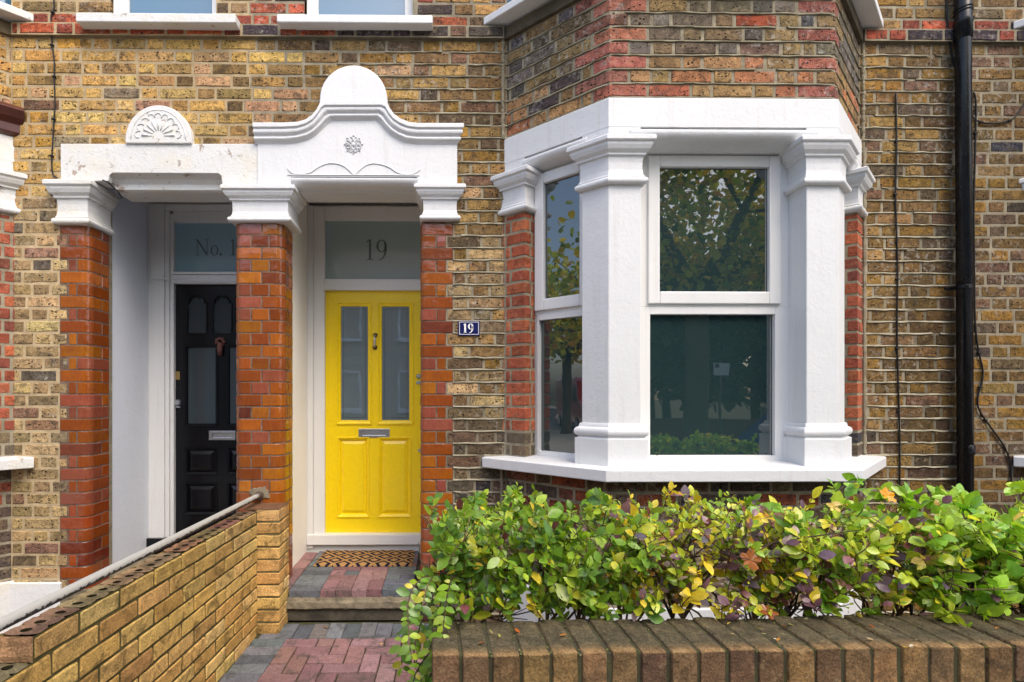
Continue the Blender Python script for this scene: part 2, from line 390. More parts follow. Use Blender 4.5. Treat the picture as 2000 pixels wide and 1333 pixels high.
# ------------------------------------------------------------ brickwork
PITCH = .0795
ZB = PZ(79)                        # underside of the red string course
ZTOP = 4.75
def s_path(path):
    ps = [Vector(p) for p in path]; cum = [0]
    for i in range(1, len(ps)): cum.append(cum[-1]+(ps[i]-ps[i-1]).length)
    return cum
def path_at(path, cum, ms, s):
    for i in range(len(cum)-1):
        if s <= cum[i+1]+1e-7 or i == len(cum)-2:
            t = (s-cum[i])/(cum[i+1]-cum[i])
            return ms[i][0].lerp(ms[i+1][0], t), ms[i][1].lerp(ms[i+1][1], t), i
def one_brick(mb, path, cum, ms, s0, s1, z0, z1, col, h, rag, mat, inner=2):
    e = min(.006, (s1-s0)*.2); ez = .005
    ss = [s0, s0+e]
    mid = [c for c in cum if s0+e*1.5 < c < s1-e*1.5]
    k = max(1, int((s1-s0)/.045)) if inner else 1
    mid += [s0+(s1-s0)*i/k for i in range(1, k)]
    mid = sorted(mid); keep = []
    for q in mid:
        if s0+e*2 < q < s1-e*2 and (not keep or q-keep[-1] > .008 or q in cum): keep.append(q)
    ss += keep+[s1-e, s1]
    zz = [z0, z0+ez, (z0+z1)/2, z1-ez, z1]
    # segment normal per s (flat facets use the miter)
    hb = h*random.uniform(.45, 1.3)
    tilt = random.uniform(-1, 1)*h*.25
    ns, nz = len(ss), len(zz); vs = []; cs = []
    sd0 = random.random()*99; bow = rag*1.6
    offz0 = [random.gauss(0, rag*.6)+mnoise.noise(Vector((s*14, sd0, 0)))*bow for s in ss]; offz1 = [random.gauss(0, rag*.6)+mnoise.noise(Vector((s*14, sd0, 5)))*bow for s in ss]
    if rag > .0009:
        for q_, arr, sg in ((0, offz0, 1), (0, offz1, -1), (-1, offz0, 1), (-1, offz1, -1)): arr[q_] += sg*random.uniform(0, .004)
    for i, s in enumerate(ss):
        p, m, _ = path_at(path, cum, ms, s)
        d = None
        for j, z in enumerate(zz):
            edge = i in (0, ns-1) or j in (0, nz-1)
            d = -.002 if edge else hb+tilt*(1 if j > 2 else -1)+random.gauss(0, h*.07)
            zj = z+(offz0[i] if j <= 1 else offz1[i] if j >= 3 else 0)
            vs.append((p.x+m.x*d, p.y+m.y*d, zj))
    fs = [(i*nz+j, (i+1)*nz+j, (i+1)*nz+j+1, i*nz+j+1) for i in range(ns-1) for j in range(nz-1)]
    mb.add(vs, fs, col, mat)
def subtract(iv, ex):
    res = [iv]
    for a, b in ex:
        nr = []
        for s, e in res:
            if b <= s or a >= e: nr.append((s, e)); continue
            if a > s: nr.append((s, a))
            if b < e: nr.append((b, e))
        res = nr
    return res
def brickwork(mb, path, z0, z1, colfn, seqfn, exfn=None, h=.0045, joint=.0125, rag=.0017, pitch=PITCH, mat=0, mmat=1, zref=None, mcol=None, inner=2, jz=None):
    """brick courses between z0 and z1 along a plan polyline; seqfn(k) -> list of brick boundaries along s"""
    cum = s_path(path); ms = miters(path); L = cum[-1]
    zref = ZB if zref is None else zref
    jz = joint if jz is None else jz
    k0 = math.floor((z0-zref)/pitch+.001); k1 = math.ceil((z1-zref)/pitch-.001)
    for k in range(k0, k1):
        a = max(z0, zref+k*pitch); b = min(z1, zref+(k+1)*pitch)
        if b-a < .012: 
            ok = False
        else: ok = True
        ex = exfn(k, (a+b)/2) if exfn else []
        free = subtract((0, L), ex)
        for (f0, f1) in free:    # mortar bed
            cuts = sorted(set([f0, f1]+[c for c in cum if f0+1e-5 < c < f1-1e-5]+([f0+(f1-f0)*t/12 for t in range(1, 12)] if mcol else [])))
            vs = []; mc = [mcol(q_, (a+b)/2) for q_ in cuts for _ in (0, 1)] if mcol else (1, 1, 1)
            for s in cuts:
                p, m, _ = path_at(path, cum, ms, s); vs += [(p.x, p.y, a), (p.x, p.y, b)]
            mb.add(vs, [(2*i, 2*i+2, 2*i+3, 2*i+1) for i in range(len(cuts)-1)], mc, mmat)
        if not ok: continue
        bs = seqfn(k)
        bs = [b for b in bs if b > -.9]
        for i in range(len(bs)-1):
            for (f0, f1) in free:
                s0, s1 = max(bs[i], f0), min(bs[i+1], f1)
                if s1-s0 < .03: continue
                j = joint*random.uniform(.8, 1.25)/2; jj = jz*random.uniform(.85, 1.15)/2
                c = colfn((s0+s1)/2, (a+b)/2, k, i)
                one_brick(mb, path, cum, ms, max(s0+j, 0), min(s1-j, L), a+jj, b-jj, c, h, rag, mat, inner)
S_, H_ = .2385, .1195
def flemish(off=0.0, L=9, jit=.006, x0=0.0):
    seqs = {}
    def f(k):
        if k in seqs: return seqs[k]
        r = random.Random(k*77+int(off*1000)+5); s = x0-.8+off+(0 if k % 2 else (S_+H_)/2)
        out = [s]; i = 0
        while s < L+1:
            s += (S_ if i % 2 == 0 else H_)+r.gauss(0, jit); out.append(s); i += 1
        seqs[k] = out; return out
    return f
def pointing(mb, path, z, s0, s1, colr, mat, th=.0075, depth=.011, step=.05):
    cum = s_path(path); ms = miters(path); s = s0; n = max(2, int((s1-s0)/step))
    vs = []; on = []
    for i in range(n+1):
        s = s0+(s1-s0)*i/n; p, m, _ = path_at(path, cum, ms, min(s, cum[-1]))
        t = th*random.uniform(.55, 1.35); d = depth*random.uniform(.55, 1.15); zz = z+random.gauss(0, .0018)+mnoise.noise(Vector((s*3, z*9, 0)))*.003
        on.append(random.random() > .05)
        for dd, dz in ((-.003, t*.9), (d*.55, t*.5), (d, -t*.35), (d*.9, -t*.6), (-.003, -t*.7)):
            vs.append((p.x+m.x*dd, p.y+m.y*dd, zz+dz))
    fs = [(i*5+j, (i+1)*5+j, (i+1)*5+j+1, i*5+j+1) for i in range(n) for j in range(4) if on[i]]
    mb.add(vs, fs, colr, mat)
def pick(pal, jit=.1):
    tot = sum(w for w, _ in pal); r = random.random()*tot
    for wgt, c in pal:
        r -= wgt
        if r <= 0: break
    v = 1+random.gauss(0, jit*1.15); c = srgb(*c)
    return tuple(max(.005, x*v*(1+random.gauss(0, .03))) for x in c)
YEL = [(6, (206, 166, 94)), (5, (212, 176, 108)), (3, (196, 152, 84)), (1.6, (200, 160, 118)), (1.0, (176, 140, 88)), (.4, (142, 122, 98)), (1.6, (196, 148, 62)), (.5, (182, 140, 108))]
BRN = [(4, (148, 118, 74)), (3, (128, 100, 64)), (2.6, (166, 132, 80)), (1.6, (110, 90, 66)), (.8, (130, 96, 74)), (.3, (86, 74, 64)), (1.6, (172, 138, 82)), (.18, (62, 62, 70)), (1.2, (142, 108, 50))]
TAN = [(3, (184, 158, 112)), (3, (158, 134, 94)), (1.6, (132, 114, 86)), (2, (194, 166, 114)), (.4, (100, 90, 78)), (.4, (146, 112, 88))]
OLV = [(4, (130, 100, 56)), (3, (112, 88, 52)), (2.4, (148, 112, 50)), (1.5, (104, 88, 68)), (1.4, (120, 92, 72)), (.4, (80, 70, 58)), (.8, (160, 128, 70))]
DRK = [(3, (104, 92, 76)), (2, (86, 78, 70)), (2, (120, 102, 80)), (.7, (66, 64, 68)), (1, (126, 98, 78))]
REDP = [(4, (172, 92, 66)), (3, (184, 104, 72)), (2, (158, 84, 64)), (.8, (138, 76, 62))]
def face_pal(x, z):
    r = random.random()
    if x < -1.15:
        if z > 2.9: return YEL if r < .9-.35*max(0, (x+1.9)) else BRN
        if z > 2.75: return TAN if r < .4 else YEL
        return TAN
    if x < 0.42:
        if z > 2.55: return YEL if r < .38-.25*(x+1.1) else BRN
        return (BRN if r < .55 else TAN) if z > 1.25 else DRK
    return OLV if r < .85 else BRN
def fcol(x, z, k, i):
    b = int(k)
    if k == 0: # red string course
        if x > -.15 and x < .4: return pick(DRK, .15)
        return pick([(4, (172, 84, 56)), (2, (148, 74, 56)), (1.6, (74, 64, 70)), (1, (196, 96, 56))], .12)
    if k > 0:
        if x > 3.05 and k > 1 or (x < -1.2 and k % 2 == 0 and random.random() < .5): return pick(BRN, .15)
        if x < -1.95 or -1.55 < x < -.93 or -.25 < x < .05 or x > 3.05:
            return pick([(4, (172, 86, 60)), (1.5, (146, 74, 58)), (1.2, (78, 66, 66)), (1.4, (150, 122, 84))], .14)
        return pick(BRN, .15)
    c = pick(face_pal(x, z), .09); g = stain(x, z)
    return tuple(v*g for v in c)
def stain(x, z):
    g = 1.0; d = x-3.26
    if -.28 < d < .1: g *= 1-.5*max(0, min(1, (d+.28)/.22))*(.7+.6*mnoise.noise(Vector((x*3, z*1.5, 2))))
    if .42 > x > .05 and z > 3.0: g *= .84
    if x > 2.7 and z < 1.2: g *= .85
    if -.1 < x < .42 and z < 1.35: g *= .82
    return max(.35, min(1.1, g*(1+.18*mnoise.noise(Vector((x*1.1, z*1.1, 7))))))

# ------------------------------------------------------------ key plan dimensions
FL = .197                                   # porch floor level
PR_L0, PR_L1 = PX(117), -2.289              # left glazed pier, outer edge and opening side
PM0, PM1 = PX(458), -1.035                  # shared middle pier
PR0, PR1 = PX(822), PX(885)                 # right glazed pier
YD = .84                                    # plane of the door frames
BJ0, BJ1, BP = .3994, 2.753, .529           # bay: junctions with the facade and projection
W17_0, W17_1 = PX(222), PX(422)             # first floor openings
W19_0, W19_1 = PX(600), PX(806)
ZSILL1 = PZ(50)

GSEQ = flemish(PX(60)+3, 12, .005)
def snap(k, x): return min((s-6 for s in GSEQ(k)), key=lambda b: abs(b-x))
def ex_face(off, x0=None, x1=None):
    def f(k, z):
        ex = [] if x0 is None else [(-9, snap(k, x0)-off), (snap(k, x1)-off, 99)]
        tooth = .055 if (k % 2) else 0.0
        if z < PZ(362):
            ex += [(PR_L0+tooth-off, PM0+.12-off), (PM0+.12-off, PR1-(.045 if k % 2 else 0)-off)]
        elif z < PZ(300): ex += [(PR_L0+.05-off, PM0+.1-off), (PM0+.1-off, PR1-off)]
        if z > ZSILL1+.01:
            ex += [(W17_0-off, W17_1-off), (W19_0-off, W19_1-off)]
        for j in (0, BAYL, BAYR):
            ex.append((BJ0+j+.02-off, BJ1+j-.02-off))
        return ex
    return f
BAYL = PX(28)-BJ1; BAYR = PX(1955)+.203-BJ0
def house_wall(parent, x0, x1, seed, name='wall'):
    random.seed(seed); mb = MB(); X0, X1 = x0, x1; x0 -= .2; x1 += .2; path = [(x0, 0), (x1, 0)]
    seq = lambda k: [s-6-x0 for s in GSEQ(k)]
    ef = ex_face(x0, X0, X1)
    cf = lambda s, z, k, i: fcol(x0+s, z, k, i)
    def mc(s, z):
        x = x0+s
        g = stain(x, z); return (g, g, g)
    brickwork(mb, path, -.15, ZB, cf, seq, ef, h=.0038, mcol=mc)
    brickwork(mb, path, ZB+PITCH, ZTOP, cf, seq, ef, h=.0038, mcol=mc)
    # projecting string course, one course high, with a lip under it
    sp = [(max(x0, x0), -.028), (x1, -.028)]
    def efk(k, z): return [(-9, snap(k, X0)-x0), (snap(k, X1)-x0, 99)]+[(BJ0+j-.0-x0, BJ1+j+.0-x0) for j in (0, BAYL, BAYR)]
    brickwork(mb, sp, ZB, ZB+PITCH, cf, seq, efk, h=.006)
    for (a, b) in subtract((X0, X1), [(BJ0+j, BJ1+j) for j in (0, BAYL, BAYR)]):
        mb.box(a, b, -.027, .01, ZB+.0005, ZB+.006, (.6, .6, .6), 1); mb.box(a, b, -.027, .01, ZB+PITCH-.006, ZB+PITCH-.0005, (.8, .8, .8), 1)
    # raised weather-struck pointing where the photo shows it
    for k in range(int((ZB+.15)/PITCH)):
        z = ZB-(k+0)*PITCH
        if k == 0: continue
        ex = ef(-k, z-.01)+ef(-k-1, z+.01)
        for (a, b) in subtract((0, x1-x0), ex):
            lo, hi = a+x0, b+x0
            lo = max(lo, (-.62+.25*math.sin(k*1.7)) if z > 2.9 else -.0); hi = min(hi, 3.36+.04*math.sin(k*2.3))
            if hi-lo > .1: pointing(mb, path, z, lo-x0, hi-x0, (1, 1, 1) if lo > .5 else (.92, .92, .92), 2, th=.0075)
    return mb.build(name, [M['stock'], M['mortar'] if X0 < -1.3 else M['mortar_grey'], M['pointing']], parent, recalc=True)

H17 = thing('terraced_house', 'left half of the terrace in yellow stock brick, with the black front door', 'house')
H19 = thing('terraced_house', 'middle house of the terrace, with the yellow front door and the big white bay window', 'house')
H21 = thing('terraced_house', 'brown brick house beyond the black drainpipe at the right edge', 'house')
XM = (PM0+PM1)/2; XR = PX(1893)
house_wall(H17, PX(28)-3.2, XM, 3); house_wall(H19, XM, XR, 4); house_wall(H21, XR, XR+3.4, 5)
exec_later = []

# ------------------------------------------------------------ mouldings
def cap_prof(zt, zb):      # capital from abacus top zt to the bottom of its torus zb : (offset, z), top to bottom
    s = (zt-zb)/.25
    pts = [(-.03, 0), (.058, 0), (.064, -.006), (.064, -.026), (.058, -.032), (.052, -.034), (.050, -.048), (.040, -.068), (.026, -.080), (.022, -.084), (.022, -.094), (.010, -.096), (.006, -.13), (.006, -.170), (.010, -.195), (.016, -.205)]
    pts += [(.014+.017*math.sin(R(a)), -.229+.018*math.cos(R(a))) for a in range(0, 181, 20)]
    pts += [(-.03, -.25)]
    return [(d, zt+z*s) for d, z in pts]
def base_prof(zt, zm, zb):
    r = (zt-zm)
    p = [(-.03, zt), (.008, zt), (.012, zt-r*.12), (.014, zt-r*.22)]
    p += [(.014+.020*math.sin(R(a)), zt-r*.55+r*.30*math.cos(R(a))) for a in range(0, 181, 20)]
    p += [(.018, zm+.004), (.030, zm), (.030, zb)]
    return p

# ------------------------------------------------------------ bays
def bay(parent, dx, seed, style, vis='all'):
    random.seed(seed)
    j0, j1 = BJ0+dx, BJ1+dx; c0 = (j0+BP, -BP); c1 = (j1-BP, -BP)
    q = .70710678; white = M['white'] if style != 'old' else M['white_old']
    ins = .018
    ZF = PZ(190, 1190, -BP); ZG = PZ(248, 1300, -BP); ZCT = PZ(271, 1200, -BP); ZCB = PZ(362, 1200, -BP)
    ZS = PZ(921, 1200, -.6985); ZSB = PZ(946, 1200, -.6985); ZU = PZ(52, 938, 0)
    # upper brickwork
    mb = MB(); bw = [(j0+ins*1.4-.06, .06), (c0[0]+ins*.6, c0[1]+ins), (c1[0]-ins*.6, c1[1]+ins), (j1-ins*1.4+.06, .06)]
    cum = s_path(bw); s1, s2 = cum[1], cum[2]
    fl = flemish(.31, 5, .007)
    BAYU = [(3, (124, 104, 76)), (3, (110, 98, 82)), (2, (142, 118, 78)), (1.6, (98, 92, 86)), (.6, (80, 78, 78)), (.7, (136, 104, 86)), (1.2, (122, 112, 102)), (.15, (180, 88, 58))]
    def seq(k):
        w1, w2 = (.23, .11) if k % 2 else (.11, .215)
        b = [x for x in fl(k) if x < s1-w1-.06]+[s1-w1, s1+(w2 if k % 2 else w2)]
        b += [x+.05 for x in fl(k+1) if s1+w2+.06 < x+.05 < s2-w2-.05]+[s2-w2, s2+w1]+[x for x in fl(k) if x > s2+w1+.06]
        return b
    def colf(s, z, k, i):
        near = min(abs(s-s1), abs(s-s2))
        kk = (z-ZF)
        if near < .14 and k % 2 == 0 and kk > .0: return pick([(3, (166, 98, 84)), (2, (176, 108, 90)), (1, (152, 88, 76))])
        if near < .26 and (k % 2) and s < s1: return pick([(3, (170, 102, 86)), (2, (146, 96, 80))])
        if kk < .22: return pick([(3, (172, 134, 90)), (1.6, (182, 118, 82)), (.4, (170, 96, 70)), (2.5, (150, 120, 78)), (.3, (76, 66, 64))])
        return pick(BAYU, .1)
    if style == 'old': colf = lambda s, z, k, i: pick(YEL, .1)
    brickwork(mb, bw, ZF+.004, ZU, colf, seq, None, h=.0038, rag=.001)
    if style != 'old':
        k0 = math.ceil((ZF-ZB)/PITCH)
        for k in range(k0, 0): pointing(mb, bw, ZB+k*PITCH, .05, cum[-1]-.05, (.72, .72, .70), 2, th=.0085, depth=.010, step=.06)
    # continuous cornice course just under the first floor sill
    mb.sweep(bw, [(0, ZB-.002), (.026, ZB), (.028, ZB+.07), (0, ZB+PITCH)], (.35, .33, .32), 1)
    mb.build('bay_brickwork', [M['stock'], M['mortar_grey'] if style != 'old' else M['mortar'], M['pointing']], parent)
    # lower brickwork and painted plinth
    mb = MB(); lw = [(j0+.03-.06, .06), (c0[0]+.012, c0[1]+.03), (c1[0]-.012, c1[1]+.03), (j1-.03+.06, .06)]
    pal = [(3, (112, 92, 76)), (2, (96, 82, 72)), (1.5, (130, 84, 66)), (1.2, (150, 80, 56)), (1.4, (88, 82, 82)), (1, (132, 112, 84))]
    brickwork(mb, lw, .235, ZSB+.01, lambda s, z, k, i: pick(pal), lambda k: fl(k), None, h=.0038)
    mb.build('bay_apron_brickwork', [M['stock'], M['mortar_grey']], parent)
    mb = MB(); mb.sweep(lw, [(-.02, .245), (.022, .245), (.026, .238), (.026, -.2)]); mb.build('plinth', white, parent, bevel=.004)
    # sill slab
    mb = MB(); k = .6985-BP
    sp = [(j0-.06, .06), c0, c1, (j1+.06, .06)]; sw = .119
    mb.sweep(sp, [(-.45, ZS+.022), (-.05, ZS+.012), (sw-.004, ZS), (sw, ZS-.006), (sw-.001, ZSB+.004), (sw-.006, ZSB), (-.02, ZSB-.002)])
    # keep the slab clear of the facade brick by finishing its ends a little inside the wall
    mb.build('bay_sill', white, parent, bevel=.003)
    # fascia
    mb = MB(); fp = [(j0-.06, .06), c0, c1, (j1+.06, .06)]
    mb.sweep(fp, [(-.2, ZF), (-.006, ZF), (0, ZF-.006), (0, ZG), (-.2, ZG)])
    wv = .170; hid = .22
    # wedge fill over each pilaster and corner pier, flush with the fascia down to the capitals
    def pil(side):
        c = c0 if side < 0 else c1
        a = (c[0]-q*wv, c[1]+q*wv) if side < 0 else (c[0]+q*wv, c[1]+q*wv)
        b = (c[0]+wv*1.07, c[1]) if side < 0 else (c[0]-wv*1.07, c[1])
        ab = (a[0]+q*hid, a[1]+q*hid) if side < 0 else (a[0]-q*hid, a[1]+q*hid)
        bb = (b[0], b[1]+hid)
        p = [ab, a, c, b, bb]; return p if side < 0 else p[::-1]
    def end(side):
        if side < 0:
            e = (j0+.119, -.119); return [(j0-.06, .06), e, (e[0]+q*hid*.7, e[1]+q*hid*.7)]
        e = (j1-.119, -.119); return [(e[0]-q*hid*.7, e[1]+q*hid*.7), e, (j1+.06, .06)]
    for p in (pil(-1), pil(1), end(-1), end(1)): mb.sweep(p, [(-.02, ZG-.0005), (-.0012, ZG-.0005), (-.0012, ZCT-.01), (-.02, ZCT-.01)])
    # big roll moulding in each opening
    def roll(a, b):
        pr = [(-.03, ZG), (-.018, ZG-.001), (-.018, ZG-.0145), (.001, ZG-.0155), (.005, ZG-.020)]+[(-.058+.065*math.cos(R(t)), ZG-.026-.046*math.sin(R(t))) for t in range(0, 81, 9)]+[(-.062, ZG-.073), (-.085, ZG-.076), (-.110, ZG-.081), (-.123, ZG-.088), (-.20, ZG-.088)]
        mb.sweep([a, b], pr)
    a0 = (j0+.06, -.06); a1 = (c0[0]-.03, c0[1]+.03)
    roll((a0[0]+.05, a0[1]-.05), (a1[0]-.07, a1[1]+.07)); roll((c0[0]+.12, c0[1]), (c1[0]-.12, c1[1]))
    roll((c1[0]+.10, c1[1]+.10), (j1-.11, -.11))
    mb.build('bay_fascia', white, parent, smooth=False)
    # pilasters with capitals and bases
    ZB1 = PZ(828, 1200, -BP); ZB2 = PZ(858, 1200, -BP)
    for side in (-1, 1):
        p = pil(side); mb = MB(); mb.sweep(p, [(-.01, ZCT-.02), (0, ZCT-.02), (0, ZS+.004), (-.01, ZS+.004)], caps=False)
        po = mb.build('pilaster', white, parent, bevel=.004)
        mb = MB(); mb.sweep(p, cap_prof(ZCT, ZCB)); mb.build('capital', white, po).modifiers.new('b', 'BEVEL').width = .0015
        mb = MB(); mb.sweep(p, base_prof(ZB1, ZB2, ZS+.002)); mb.build('base', white, po, bevel=.002)
    # end piers of red brick with a capital each
    for side in (-1, 1):
        p = end(side); cum2 = s_path(p); mb = MB()
        def seq2(k):
            if side < 0: b = [-.3, .075+.02, cum2[1]-(.16 if k % 2 else .11), cum2[1]+.06, 1] if not k % 2 else [-.3, .10, cum2[1]+.075, 1]
            else: b = [-.3, cum2[1]-.075, cum2[-1]-.1, 1] if k % 2 else [-.3, cum2[1]-.06, cum2[1]+.11, 1]
            return b
        zz = ZCB-.014
        cf2 = lambda s, z, k, i: pick(REDP if z > ZS+.20 else DRK, .1)
        brickwork(mb, p, ZS+.01, zz, cf2, seq2, None, h=.0038, rag=.0012)
        mb.build('red_brick_pier', [M['red'], M['mortar_grey']], parent)
        mb = MB(); mb.sweep(p, cap_prof(ZCT-.012, ZCB-.012)); mb.build('pier_capital', white, parent)
    # windows
    def window(fr, u0, u1, zt, zb, dpl, top, mid, low, glassm, name='window', screws=True):
        """top/low: glass rectangles (u0,u1,z0,z1); mid: transom z; dpl outward position of the frame face"""
        w_ = MB(); f0 = .05
        def rect(m_, a, b, c, d, ga, gb, gc, gd, d0, d1):
            for (x0, x1, z0, z1) in ((a, ga, c, d), (gb, b, c, d), (ga, gb, c, gc), (ga, gb, gd, d)):
                m_.box(x0, x1, -d1, -d0, z0, z1, fr=fr)
        rect(w_, u0, u1, zb, mid, low[0], low[1], low[2], low[3], dpl-.05, dpl)
        rect(w_, u0, u1, mid, zt, top[0]-.055, top[1]+.055, top[2]-.055, zt-.006, dpl-.05, dpl)
        wo = w_.build('window', M['frame'], parent, bevel=.003)
        cs = MB(); rect(cs, top[0]-.068, top[1]+.068, top[2]-.072, top[3]+.068, top[0], top[1], top[2], top[3], dpl-.02, dpl+.018)
        cs.build('casement', M['frame'], wo, bevel=.006)
        g = MB()
        g.box(low[0]-.01, low[1]+.01, -(dpl-.03), -(dpl-.036), low[2]-.01, low[3]+.01, fr=fr); g.build('pane', glassm, wo)
        g = MB(); g.box(top[0]-.01, top[1]+.01, -(dpl-.008), -(dpl-.014), top[2]-.01, top[3]+.01, fr=fr); g.build('pane', glassm, wo)
        for (ga, gb, gc, gd, dd) in ((*low, dpl-.0295), (*top, dpl-.0075)):
            sp_ = MB(); sp_.box(gb-.013, gb-.0105, -dd-.0004, -dd, gc+.004, gd-.004, fr=fr); sp_.build('spacer_bar', M['sealant'], wo)
        if screws:
            for uu in (low[0]+.04, low[1]-.02): 
                sc = MB(); sc.tube([fr.w(uu, dpl-.001, zb+.038), fr.w(uu, dpl+.0006, zb+.038)], .0045, 8); sc.build('drain_hole', M['cable'], wo)
        return wo
    frf = Fr((dx, -BP), (1, 0)); dp = -.165; mul = lambda px, py: frf_px(px, py)
    frf_px = lambda px, py: (Fr((0, -BP), (1, 0)).px(px, py, dp)); 
    t = frf_px(1287, 328)+frf_px(1500, 571); l = frf_px(1270, 614)+frf_px(1514, 890)
    zt = frf_px(1400, 300)[1]; zb_ = ZS+.012
    window(frf, c0[0]-dx+.12, c1[0]-dx-.12, zt, zb_, dp, (t[0], t[2], t[3], t[1]), frf_px(1400, 600)[1], (l[0], l[2], l[3], l[1]), M['glass'])
    for side in (-1, 1):
        if side < 0: fr = Fr((j0, 0), (q, -q))
        else: fr = Fr(c1, (q, q))
        ref = Fr((BJ0, 0), (q, -q)); dl = -.105; Lc = BP/q
        g1 = ref.px(1082, 470, dl); g2 = ref.px(1118, 470, dl); h1 = ref.px(1072, 750, dl)
        cu = Lc/2+.003; hw = .145; hl = .185
        ztop = t[1]; 
        window(fr, cu-.26, cu+.26, zt, zb_, dl, (cu-hw+.015, cu+hw-.015, t[3], t[1]), frf_px(1400, 600)[1], (cu-hl, cu+hl, l[3], l[1]), M['glass'])
        # painted jamb strip beside the red pier
        jm = MB(); jm.box(.10, .20 if side < 0 else .2, -dl+.0, -dl+.06, zb_, zt, fr=fr) if side < 0 else jm.box(Lc-.20, Lc-.10, -dl+.0, -dl+.06, zb_, zt, fr=fr)
        jm.build('window_jamb', M['frame'], parent)
    # boards closing the soffit of the opening behind the roll moulding
    mb = MB()
    mb.add([(j0+.05, .05, ZG-.03), (c0[0]+.05, c0[1]+.1, ZG-.03), (c1[0]-.05, c1[1]+.1, ZG-.03), (j1-.05, .05, ZG-.03), (j1-.05, .3, ZG-.03), (j0+.05, .3, ZG-.03)], [(0, 1, 2, 3, 4, 5)])
    mb.build('bay_soffit', M['frame'], parent)
    # dark room behind: back wall and floor so nothing shines through
    # first floor: sill and window band above
    mb = MB(); mb.sweep(fp, [(-.3, ZU+.065), (-.02, ZU+.06), (.10, ZU+.05), (.104, ZU+.044), (.104, ZU+.004), (.10, ZU), (-.05, ZU-.003)]); mb.build('upper_sill', white, parent, bevel=.003)
    mb = MB(); mb.sweep(fp, [(-.12, ZU+.05), (-.12, ZU+.14), (-.14, ZU+.14), (-.14, ZTOP-.3), (-.12, ZTOP-.3), (-.12, ZTOP)])
    uo = mb.build('upper_window', M['frame'], parent)
    mb = MB(); mb.sweep(fp, [(-.135, ZU+.14), (-.135, ZTOP-.3)], caps=False); mb.build('pane', M['glass_sky'], uo)
bay(H19, 0, 11, 'new'); bay(H17, BAYL, 12, 'old'); bay(H21, BAYR, 13, 'mid')
# brown moulding and red course over the far left bay fascia
mb = MB(); j1 = BJ1+BAYL
mb.sweep([(j1-.5, -.5), (j1+.03, .03)], [(0, PZ(268, 28)), (.03, PZ(262, 28)), (.03, PZ(246, 28)), (.06, PZ(236, 28)), (.085, PZ(222, 28)), (.06, PZ(214, 28)), (0, PZ(205, 28))])
mb.build('bay_cornice', M['brown_tile'], H17, bevel=.003)

# ------------------------------------------------------------ first floor windows over the porches
def upper_window(parent, x0, x1, s0, s1, whitem, ztop_px, zbot_px, pxm):
    zb = PZ(zbot_px, pxm, -.1); zt = PZ(ztop_px, pxm, -.1); z2 = zt+.012
    mb = MB(); mb.sweep([(s0, .05), (s0, -.02), (s1, -.02), (s1, .05)], [(-.04, z2), (.0, z2), (.083, zt+.001), (.086, zt-.006), (.086, zb+.004), (.08, zb), (-.02, zb)])
    mb.box(s0+.01, s1-.01, -.02, .12, zb+.01, z2+.004)
    mb.build('window_sill', whitem, parent, bevel=.003)
    mb = MB(); y = .07
    for a, b, c, d in ((x0-.02, x0+.055, z2, ZTOP), (x1-.055, x1+.02, z2, ZTOP), (x0+.055, x1-.055, z2, z2+.035)): mb.box(a, b, y, y+.06, c, d)
    mb.box(x0-.02, x0+.0, -.0, y, z2, ZTOP)
    wo = mb.build('window', M['frame'], parent, bevel=.003)
    g = MB(); g.box(x0+.05, x1-.05, y+.02, y+.03, z2+.03, ZTOP); g.build('pane', M['glass_sky'], wo)
upper_window(H17, W17_0, W17_1, PX(176, -.1), PX(434, -.1), M['white_old'], 27, 45, 300)
upper_window(H19, W19_0, W19_1, PX(568, -.1), PX(818, -.1), M['white'], 30, 46, 690)

# ------------------------------------------------------------ glazed piers
GL = [(5, (138, 72, 22)), (4, (126, 60, 22)), (2.4, (148, 84, 22)), (1.4, (114, 54, 28)), (2, (128, 66, 50)), (.3, (98, 46, 34))]
def gpier(parent, path, seq, zb, zt, seed, exz=None):
    random.seed(seed); mb = MB()
    def cf(s, z, k, i): 
        return pick(GL if z > .75 else [(3, (136, 64, 24)), (3, (122, 52, 24)), (1, (92, 38, 26))], .13)
    brickwork(mb, path, zb, zt, cf, seq, None, h=.0028, joint=.0036, rag=.0002, jz=.0040)
    return mb.build('glazed_brick_pier', [M['glazed'], M['mortar_pier']], parent)
rr = .055
zc17 = PZ(440, 170); zcm = PZ(436, 510); zcr = PZ(433, 855)
def seqL(k):    # path starts at the outer edge
    a = PM0
    return [.055, .11, .49, 1.2] if k % 2 else [0, .30, .9, 1.2]
pl = [(PR_L0, -.0015), (-2.289-rr, -.0015)]+arc(-2.289-rr, rr, rr+.0015, -90, 0, 10)[1:]+[(-2.289+.0015, .225)]
gpier(H17, pl, seqL, -.05, zc17, 21)
def seqM(k):
    o = .225
    return [-.1, .1, o, o+.088, o+.205, o+.205+.20, 1.3] if k % 2 else [-.1, .2, o+.155, o+.155+.255, 1.3]
pm = [(PM0-.0015, .225)]+arc(PM0+rr, rr, rr+.0015, 180, 270, 10)+arc(PM1-rr, rr, rr+.0015, 270, 360, 10)+[(PM1+.0015, .225)]
gpier(H19, pm, seqM, -.05, zcm, 22)
def seqR(k):
    o = .225+.0
    return [-.1, .1, o+.09, L_R-.045] if k % 2 else [-.1, .2, L_R]
pr = [(PR0-.0015, .225)]+arc(PR0+.03, .03, .0315, 180, 270, 4)+[(PR1, -.0015)]
L_R = s_path(pr)[-1]
random.seed(23); mb = MB()
brickwork(mb, pr, -.05, zcr, lambda s, z, k, i: pick(GL+[(3, (136, 70, 58))], .12), seqR, lambda k, z: [(L_R-.045, L_R+1)] if k % 2 else [], h=.0028, joint=.0036, rag=.0002, jz=.0040)
